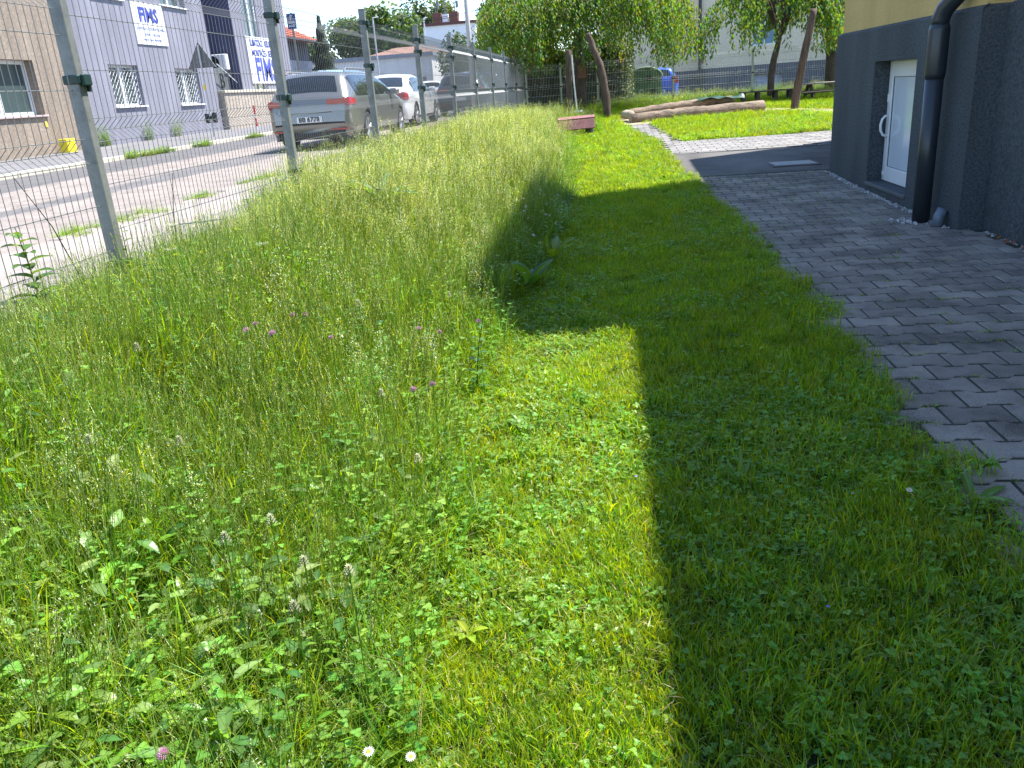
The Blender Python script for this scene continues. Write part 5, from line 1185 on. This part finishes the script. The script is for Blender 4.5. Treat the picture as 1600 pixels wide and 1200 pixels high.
def add(x, y, dz, i, s, sz, tilt=.12):
    pts.append((x, y, tz(x, y)-.03+dz)); idx.append(i); rot.append((rnd.gauss(0, tilt), rnd.gauss(0, tilt), rnd.uniform(0, 6.28))); scl.append((s, s, s*sz))
def grid(x0, x1, y0, y1, dens):
    nx = max(1, int((x1-x0)*math.sqrt(dens))); ny = max(1, int((y1-y0)*math.sqrt(dens)))
    for j in range(ny):
        for i in range(nx): yield x0+(x1-x0)*(i+rnd.uniform(-.2, 1.2))/nx, y0+(y1-y0)*(j+rnd.uniform(-.2, 1.2))/ny
for (y0, y1, dens, sc) in ((.4, 3, 190, .9), (3, 7, 150, 1.0), (7, 14, 95, 1.15), (14, 29, 44, 1.5)):
    for x, y in grid(-1.3, 8.0, y0, y1, dens):
        if x < bound(y)-.25 or not in_view(x, y) or not is_lawn(x, y) or (y > 12 and x > 4.2 and y < 17): continue
        if y > 12.1 and y < 14.95 and x > 1.1: continue
        v = pn(x, y, 1.3, 5)+.4*pn(x, y, 4, 2); ed = edge_x(y)-x if y < 12 else 1
        k = rnd.randrange(5) if v > .02 else 5+rnd.randrange(4) if rnd.random() < .75 else 9+rnd.randrange(2)
        if y < 4 and x > .2 and rnd.random() < .35: k = rnd.choice([5, 6, 7, 8, 9, 10])
        if ed < .22 and rnd.random() < .6: k = rnd.choice([5, 6, 7, 8, 9, 10, 9, 10])
        tall = 1.15 if ed < .2 else 1.0
        if in_poly(x, y, [(-.6, 4.8), (.15, 4.6), (.15, 3.9), (-.6, 4)]): tall *= .75
        if y > 21: tall *= 1.3
        if ed < .12: tall *= 1.25
        add(x, y, .018, k, sc*rnd.uniform(.8, 1.2), tall*rnd.uniform(.75, 1.15), .18)
o = scatter('lawn_grass', pts, idx, rot, scl, LAWN, label='short mown lawn grass mixed with clover', cat='grass')
print('lawn tufts', len(pts))
pts, idx, rot, scl = [], [], [], []
for (y0, y1, dens, sc) in ((.25, 3.2, 185, .95), (3.2, 7, 145, 1.0), (7, 12, 95, 1.15), (12, 21, 60, 1.35), (21, 28.8, 36, 1.5)):
    for x, y in grid(-3.0, 0.1 if y1 < 21 else .3, y0, y1, dens):
        b = bound(y)
        if not in_view(x, y): continue
        if y > 20.5: b = -.35+.1*pn(x, y, 2)
        if x > b: continue
        de = b-x; df = x+2.75; t = pn(x, y, 1.1, 3)
        hh = 1.0+.3*pn(x, y, 1.6, 9)+.25*pn(x, y, 5, 1)
        if pn(x, y, 3.3, 6) < -.22 and rnd.random() < .6: hh *= .55
        r = rnd.random()
        leafy = .2+.52*max(0, 1-(y-.3)/2.4)+.35*max(0, 1-df/.5)*(1 if y < 6 else .4)+.25*(t > .22)
        seedy = (.02 if y < 4.5 else .12)+.65*math.exp(-((y-7.4)/1.9)**2)*min(1, max(0, (-.8-x)/.5))+.5*(y > 10.5)
        if de < .16: k = rnd.choice(KI['edge']); hh *= .55+.45*rnd.random()
        elif r < leafy: k = rnd.choice(KI['leafy']+(KI['broad'] if y < 3 or df < .7 else [])); hh *= .9
        elif r < leafy+seedy: k = rnd.choice(KI['seed'])
        else: k = rnd.choice(KI['fine'])
        if de < .3: hh *= .85
        if df < .7: hh *= .38+.62*max(0, df)/.7 if y < 6.5 else .75
        if df < .14 and y < 6.5 and rnd.random() < .7: continue
        if y < 1.3: hh *= .74
        elif y < 2.6: hh *= .86
        if y > 17: hh *= .8
        if 16.6 < y < 19.6 and x > -1.4: hh *= .3
        if y > 21: hh *= .62; k = rnd.choice(KI['fine']+KI['leafy'])
        add(x, y, 0, k, sc*rnd.uniform(.85, 1.15)*(.9 if y < 7 else 1), hh/sc**.7, .12)
# leafy weeds behind the sandbox and under the cross fence, tufts along the kerbs
for x, y in grid(-.3, 9.5, 26.6, 31, 20):
    if in_view(x, y) and (x < 3.6 or y > 27.3): add(x, y, 0, rnd.choice(KI['leafy']+KI['seed']+KI['edge']), 1.4*rnd.uniform(.8, 1.2), .42*rnd.uniform(.6, 1.2))
for y in np.arange(3, 30, .05):
    if pn(1, y, .8, 4) > .03: add(-4.38+rnd.gauss(0, .07), y+rnd.uniform(-.1, .1), .03, rnd.choice(KI['edge']+KI['fine']), .8, rnd.uniform(.12, .3))
for y in np.arange(9, 42, .09):
    if pn(3, y, .9, 8) > .02: add(-10.5+rnd.gauss(0, .08), y, .03, rnd.choice(KI['edge']+KI['leafy']), 1.0, rnd.uniform(.2, .5))
for x, y in ((-14.9, 24.0), (-14.85, 26.3), (-14.9, 23.8), (-14.88, 28.2)): add(x, y, .1, KI['leafy'][0], 1.6, 1.0)
for x, y in ((-.35, 20.2), (-.25, 19.9), (-1.3, 20.1), (-.2, 19.6), (-1.1, 19.8), (-.5, 19.7)): add(x, y, 0, rnd.choice(KI['leafy']), 1.2, .9)
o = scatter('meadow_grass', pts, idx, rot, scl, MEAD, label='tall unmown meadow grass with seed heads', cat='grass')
print('meadow tufts', len(pts))
# weeds in the joints of the paving
lm = LM()
for i in range(300):
    y = rnd.uniform(2.2, 12)**1.0; x = rnd.uniform(edge_x(y), wall_x(y)-.03)
    if pn(x, y, 1.2, 6) < -.05: continue
    r = round(y/PY); y = (r+.5)*PY+rnd.gauss(0, .008)
    for _ in range(rnd.randint(3, 16)):
        p = (x+rnd.gauss(0, .035), y+rnd.gauss(0, .007), tz(x, y)-.004); c = jc(rnd.choice([G_YEL, G_LEAF, G_FRESH]), .3)
        if rnd.random() < .6: lm.blade(p, rnd.uniform(0, 6.28), rnd.uniform(.01, .035), rnd.uniform(.008, .03), .003, c, c, segs=2)
        else: a = rnd.uniform(0, 6.28); lm.leaf(p, (math.cos(a), math.sin(a), .5), (0, 0, 1), rnd.uniform(.01, .028), .011, c, segs=2)
for i in range(420):      # clippings lying on the blocks and the lawn
    y = rnd.uniform(1.6, 11); x = rnd.uniform(-.5, wall_x(y)-.1); a = rnd.uniform(0, 6.28); l = rnd.uniform(.015, .06); on = x > edge_x(y)
    if on and rnd.random() < .5: continue
    lm.blade((x, y, tz(x, y)+(.004 if on else .045)), a, rnd.uniform(0, .008), l, .0022, jc((.34, .34, .2), .3), jc(G_STRAW, .3), segs=2, twist=0)
o = lm.obj('joint_weeds', M['leaf']); tag(o, 'small weeds and grass clippings in the joints of the block paving', 'weeds', kind='stuff')
# dry leaves at the foot of the wall
lm = LM()
for i in range(9):
    y = 6.95+rnd.gauss(0, .16); x = 3.13+rnd.gauss(0, .015); lm.leaf((x, y, .012), (rnd.uniform(-1, 1), rnd.uniform(-1, 1), .5), (0, 0, 1), .05, .03, jc((.2, .09, .05), .3), segs=3)
o = lm.obj('dry_leaves', M['leaf']); tag(o, 'few brown dry leaves lying at the foot of the wall near the right edge', 'leaves', kind='stuff')

# ---- plants and flowers one can point to
def stemmed(name, label, cat, x, y, h, group=None, tiltx=0, tilty=0):
    t = empty(name, (x, y, tz(x, y)-.02), label, cat, group); lm = LM(); c = jc(G_LEAF, .2); lm.rod([(0, 0, 0), (tiltx*.4, tilty*.4, h*.5), (tiltx, tilty, h)], .0016, c)
    lm.leaf((tiltx*.3, tilty*.3, h*.35), (1, .3, .7), (0, 0, 1), .05, .016, c, segs=3); lm.leaf((tiltx*.35, tilty*.35, h*.5), (-.6, -.8, .7), (0, 0, 1), .04, .014, c, segs=3)
    lm.obj('stem', M['leaf'], t); return t
def clover_head(r, col):
    lm = LM()
    for i in range(90):
        z = 1-2*(i+.5)/90*.8; a = i*2.4; q = math.sqrt(max(0, 1-z*z)); d = Vector((math.cos(a)*q, math.sin(a)*q, z+.15)).normalized()
        lm.leaf(d*r*.25, d, (math.cos(a+1.5), math.sin(a+1.5), .1), r*.95, r*.26, jc(col, .2), segs=2, curl=.1)
    return lm.mesh('flower_head', M['petal'])
pinkm = clover_head(.014, (.46, .27, .36)); palem = clover_head(.012, (.5, .45, .42))
pinks = [(-1.31, 3.13, .62, 'pink clover blossom, larger one of the pair near the fence side of the tall grass'), (-1.27, 3.17, .61, 'pink clover blossom, right one of the pair near the fence side of the tall grass'),
 (-1.37, 2.9, .65, 'pink clover blossom at the upper left of the group below the first fence post'), (-1.37, 2.82, .65, 'pink clover blossom furthest to the left in the tall grass'),
 (-1.29, 2.86, .62, 'pink clover blossom standing just below the leftmost two'), (-1.12, 3.02, .55, 'small pink clover blossom alone left of the middle of the tall grass'),
 (-.85, 3.39, .47, 'pale pink clover blossom in the middle of the tall grass'), (-.76, 3.39, .45, 'tiny pink clover blossom right beside the pale middle one'), (-.62, 3.61, .43, 'pink clover blossom beside leafy stems at the edge of the mown lawn'),
 (-.72, 2.69, .44, 'vivid pink clover blossom, left one of the two nearest the mown patch'), (-.66, 2.74, .44, 'pink clover blossom, right one of the two nearest the mown patch'), (-.75, .97, .45, 'pink clover blossom at the very bottom edge of the picture')]
for x, y, z, lab in pinks:
    zz = z-tz(x, y)+.02; t = stemmed('clover_flower', lab, 'flower', x, y, zz, 'pink clover blossoms in the tall grass'); o = link('flower_head', pinkm, t, (0, 0, zz)); s_ = rnd.uniform(.65, 1.1); o.scale = (s_, s_, s_*rnd.uniform(.8, 1.1)); o.rotation_euler = (rnd.gauss(0, .4), rnd.gauss(0, .4), 0)
def seed_head(kind):
    lm = LM()
    for k in range(60):
        a = k*2.4; f = k/60; d = Vector((math.cos(a), math.sin(a), .9)).normalized(); p = Vector((math.cos(a)*.012*f, math.sin(a)*.012*f, -.05*f))
        lm.leaf(p, d, (0, 0, 1), .013, .005, jc((.30, .30, .19), .3), segs=2, curl=.1)
    return lm.mesh('seed_head', M['petal'])
shm = seed_head(0)
sh = [(-.6, 1.51, .46, 'in the lower middle of the picture'), (-.67, 1.36, .47, 'lowest of all, above the leafy bottom'), (-.71, 1.53, .47, 'left of the one in the lower middle'), (-.84, 1.67, .5, 'upper one of the pair left of centre'), (-.91, 1.57, .51, 'lower one of the pair left of centre'), (-.57, 2.09, .46, 'near the edge of the sunny mown patch'),
 (-.8, 2.56, .49, 'left of the two vivid pink blossoms'), (-1.19, 1.93, .6, 'in the left part of the tall grass'), (-1.35, 1.79, .67, 'near the left edge'), (-1.54, 2.38, .74, 'below the first fence post at the left'), (-.82, 3.97, .49, 'behind the pale middle blossom'), (-1.13, 3.46, .59, 'behind the pair of pink blossoms')]
for x, y, z, lab in sh:
    zz = z-tz(x, y)+.02; t = stemmed('plantain_flower', 'pale tufted seed head on a thin stem '+lab, 'seed head', x, y, zz, 'pale seed heads in the tall grass'); o = link('seed_head', shm, t, (0, 0, zz)); o.scale = (.75, .75, .6)
def daisy_meshes():
    lm = LM()
    for k in range(16):
        a = k*6.283/16; lm.leaf((0, 0, 0), (math.cos(a), math.sin(a), .12), (0, 0, 1), .011, .0036, (.82, .82, .84), segs=2, curl=.05, shape=1, cm=(.8, .8, .8), fold=.05)
    l2 = LM(); l2.disc((0, 0, .0018), (0, 0, 1), .0038, (.75, .5, .03), 8); l2.disc((0, 0, .0005), (0, 0, 1), .0042, (.65, .42, .03), 8)
    return lm.mesh('petals', M['petal']), l2.mesh('disc', M['petal'])
dp, dd = daisy_meshes()
das = [(-0.78, 8.49, .38), (-0.72, 8.63, .37), (-0.67, 8.58, .36), (-0.71, 8.79, .37), (-0.6, 8.42, .35), (-0.55, 8.56, .35), (-0.74, 8.16, .37), (-0.72, 7.79, .36), (-0.78, 7.73, .37), (-0.9, 8.0, .4), (-0.85, 8.16, .39), (-0.77, 7.43, .37), (-0.68, 7.5, .36), (-0.6, 7.97, .35), (-0.57, 8.24, .35), (-0.52, 8.32, .35), (-0.45, 8.12, .34), (-0.41, 8.1, .34), (-0.57, 7.35, .34), (-0.53, 7.27, .34), (-0.7, 7.05, .36), (-0.45, 6.84, .34), (-0.59, 6.29, .34), (-0.86, 7.22, .39), (-0.77, 7.2, .37), (-0.73, 8.93, .37), (-0.53, 8.6, .35)]
for x, y, z in das:
    zz = z-tz(x, y)+.04; t = empty('daisy', (x, y, tz(x, y)-.02), 'small white daisy in the shaded clump of daisies at the edge of the tall grass', 'flower', 'daisies in the shaded clump'); l = LM(); l.rod([(0, 0, 0), (rnd.uniform(-.02, .02), 0, zz*.6), (0, 0, zz)], .001, jc(G_LEAF, .2)); l.obj('stem', M['leaf'], t)
    o = link('petals', dp, t, (0, 0, zz)); o.scale = (1.5, 1.5, 1.5); o.rotation_euler = (rnd.gauss(0, .5), rnd.gauss(0, .5), 0); o2 = link('disc', dd, o, (0, 0, 0))
for x, y, z, lab in ((-.52, 1.26, .17, 'white daisy with a yellow eye at the bottom edge of the picture'), (-.45, 1.31, .11, 'smaller white daisy right of the bottom edge daisy'), (.98, 2.59, .055, 'single small white flower in the shaded lawn near the paving'), (.13, 7.1, .06, 'lone white daisy in the shaded mown lawn')):
    zz = z-tz(x, y)+.03; t = empty('daisy', (x, y, tz(x, y)-.02), lab, 'flower'); l = LM(); l.rod([(0, 0, 0), (0, 0, zz)], .001, jc(G_LEAF, .2)); l.obj('stem', M['leaf'], t); o = link('petals', dp, t, (0, 0, zz)); o.scale = (1.15, 1.15, 1.15); o.rotation_euler = (.35, .1, 0); link('disc', dd, o)
# tiny blue and yellow flowers of the lawn
for x, y, c, lab in ((.56, 1.95, (.2, .2, .7), 'tiny violet flower in the shaded lawn at the lower right'), (.07, 2.75, (.25, .2, .7), 'tiny violet flower just inside the shadow edge'), (.62, 2.45, (.8, .5, .03), 'tiny yellow flower in the shaded lawn'), (.8, 2.6, (.25, .25, .75), 'tiny blue flower in the shaded lawn near the white one')):
    t = empty('speedwell_flower' if c[2] > .1 else 'buttercup_flower', (x, y, tz(x, y)-.01), lab, 'flower'); l = LM()
    for k in range(5): a = k*1.256; l.leaf((0, 0, .055), (math.cos(a), math.sin(a), .2), (0, 0, 1), .006, .005, c, segs=2, shape=1)
    l.rod([(0, 0, 0), (0, 0, .055)], .0008, G_LEAF); l.obj('blossom', M['petal'], t)
def rosette(name, label, x, y, n, L_, W_, c, el=(.5, 1.4), cat='plant', stem=0, z0=0, seed=1, ay=None):
    rnd.seed(seed); t = empty(name, (x, y, tz(x, y)-.02+z0), label, cat)
    for k in range(n):
        a = k*6.283/n+rnd.uniform(-.3, .3) if ay is None else ay[k]; e = rnd.uniform(*el); lm = LM(); q = L_*rnd.uniform(.7, 1.1)
        d = Vector((math.cos(a)*math.cos(e), math.sin(a)*math.cos(e), math.sin(e))); b = Vector((d.x*.25, d.y*.25, d.z*.3))*q
        lm.rod([(0, 0, 0), tuple(b)], .003, mul(c, 1.3)); lm.leaf(b, d, (0, 0, 1) if e < 1.2 else (math.cos(a), math.sin(a), .2), q, W_*rnd.uniform(.8, 1.1), jc(c, .15), curl=rnd.uniform(.15, .5), fold=.35, segs=8, cm=mul(c, 1.5))
        lm.obj('leaf', M['leaf'], t)
    return t
rosette('dock_plant', 'dock plant with large grey green leaves standing up in the tall grass left of centre', -1.70, 6.1, 9, .3, .095, (.06, .12, .035), (.45, .95), z0=.34, seed=4)
rosette('dock_plant', 'dock plant with broad leaves in the shade at the edge of the tall grass', -.62, 5.95, 8, .32, .12, (.06, .13, .045), (.5, 1.1), z0=.0, seed=8)
rosette('dock_plant', 'yellowish dock plant right behind the shaded dock plant', -.5, 6.9, 5, .26, .1, (.11, .18, .03), (.8, 1.3), seed=12)
rosette('dandelion_plant', 'dandelion rosette with long leaves at the edge of the paving', 1.2, 2.62, 9, .13, .035, (.075, .15, .03), (.15, .8), seed=3)
rosette('dandelion_plant', 'small dandelion rosette at the paving edge beyond the long leaved one', 1.13, 3.3, 8, .1, .03, (.07, .14, .03), (.15, .8), seed=6)
rosette('plantain_plant', 'plantain with upright narrow leaves in the shaded lawn', .45, 2.75, 10, .13, .018, (.075, .15, .03), (.6, 1.2), seed=15)
rosette('plantain_plant', 'broad leaved plantain on the shadow edge at the bottom', .06, 1.5, 6, .06, .035, (.10, .18, .04), (.2, .6), seed=21)
rosette('plantain_plant', 'broad leaved plantain at the foot of the tall grass near the bottom', -.42, 1.35, 6, .09, .05, (.09, .17, .045), (.3, .8), seed=22)
rosette('yellow_leaf_plant', 'plant with yellowing leaves between tall grass and sunny lawn', -.42, 1.85, 6, .05, .026, (.18, .26, .02), (.2, .9), z0=.03, seed=25)
def leafy_stem(name, label, x, y, h, n, L_, W_, c, lean=(0, 0), seed=1, z0=0):
    rnd.seed(seed); t = empty(name, (x, y, tz(x, y)-.03+z0), label, 'plant'); s = LM(); P = [(lean[0]*f*f, lean[1]*f*f, h*f) for f in (0, .33, .66, 1)]; s.rod(P, [.005, .004, .003, .002], mul(c, .9)); s.obj('stem', M['leaf'], t)
    for k in range(n):
        f = .15+.82*k/n; a = k*2.4+rnd.uniform(-.3, .3); p = (lean[0]*f*f, lean[1]*f*f, h*f); lm = LM(); q = L_*(1.15-.6*f); lm.leaf(p, (math.cos(a), math.sin(a), .5), (0, 0, 1), q, W_*(1.15-.5*f), jc(c, .2), curl=.35, fold=.3, segs=5); lm.obj('leaf', M['leaf'], t)
    return t
leafy_stem('leafy_weed', 'tall leafy weed with big leaves growing against the fence at the far left', -2.58, 3.36, .52, 24, .15, .07, (.06, .12, .025), lean=(-.05, .02), seed=5)
leafy_stem('leafy_weed', 'leafy weed at the foot of the first fence post', -2.52, 4.0, .42, 14, .09, .035, (.06, .12, .03), seed=6)
leafy_stem('leafy_weed', 'leafy weed clump beside the shadow corner at the edge of the tall grass', -.68, 3.75, .42, 16, .07, .035, (.06, .14, .04), lean=(.06, 0), seed=7)
leafy_stem('leafy_weed', 'thin dark stalk with small leaves leaning over the fence left of the first post', -2.62, 3.75, .72, 12, .04, .012, (.06, .08, .03), lean=(-.12, -.15), seed=8)
leafy_stem('leafy_weed', 'thin stalk standing right of the first fence post', -2.66, 4.75, .6, 10, .04, .014, (.07, .09, .04), lean=(.02, .1), seed=9)
# yarrow-like pale umbels beside the first post
um = LM()
rnd.seed(31)
for i in range(80):
    a = rnd.uniform(0, 6.28); r = .035*math.sqrt(rnd.random()); um.leaf((r*math.cos(a), r*math.sin(a), .01*rnd.random()), (math.cos(a*3), math.sin(a*3), .5), (0, 0, 1), .007, .005, jc((.5, .5, .36), .2), segs=2)
umm = um.mesh('umbel', M['petal'])
for x, y, h, lab in ((-2.25, 4.02, .40, 'pale cream umbel right of the first fence post foot'), (-2.12, 4.2, .42, 'pale cream umbel slightly further right of the first post'), (-2.38, 3.85, .42, 'pale cream umbel just below the first post clip'), (-2.2, 3.75, .40, 'yellowish cream umbel lowest of those beside the first post'), (-2.05, 3.6, .38, 'pale cream umbel in front of the first post, lower right'), (-2.3, 4.45, .5, 'tall pale cream umbel behind the first post'), (-1.75, 3.95, .42, 'lone pale cream umbel further right in the meadow')):
    t = stemmed('yarrow_flower', lab, 'flower', x, y, h, 'pale umbels beside the first fence post'); link('umbel', umm, t, (0, 0, h))
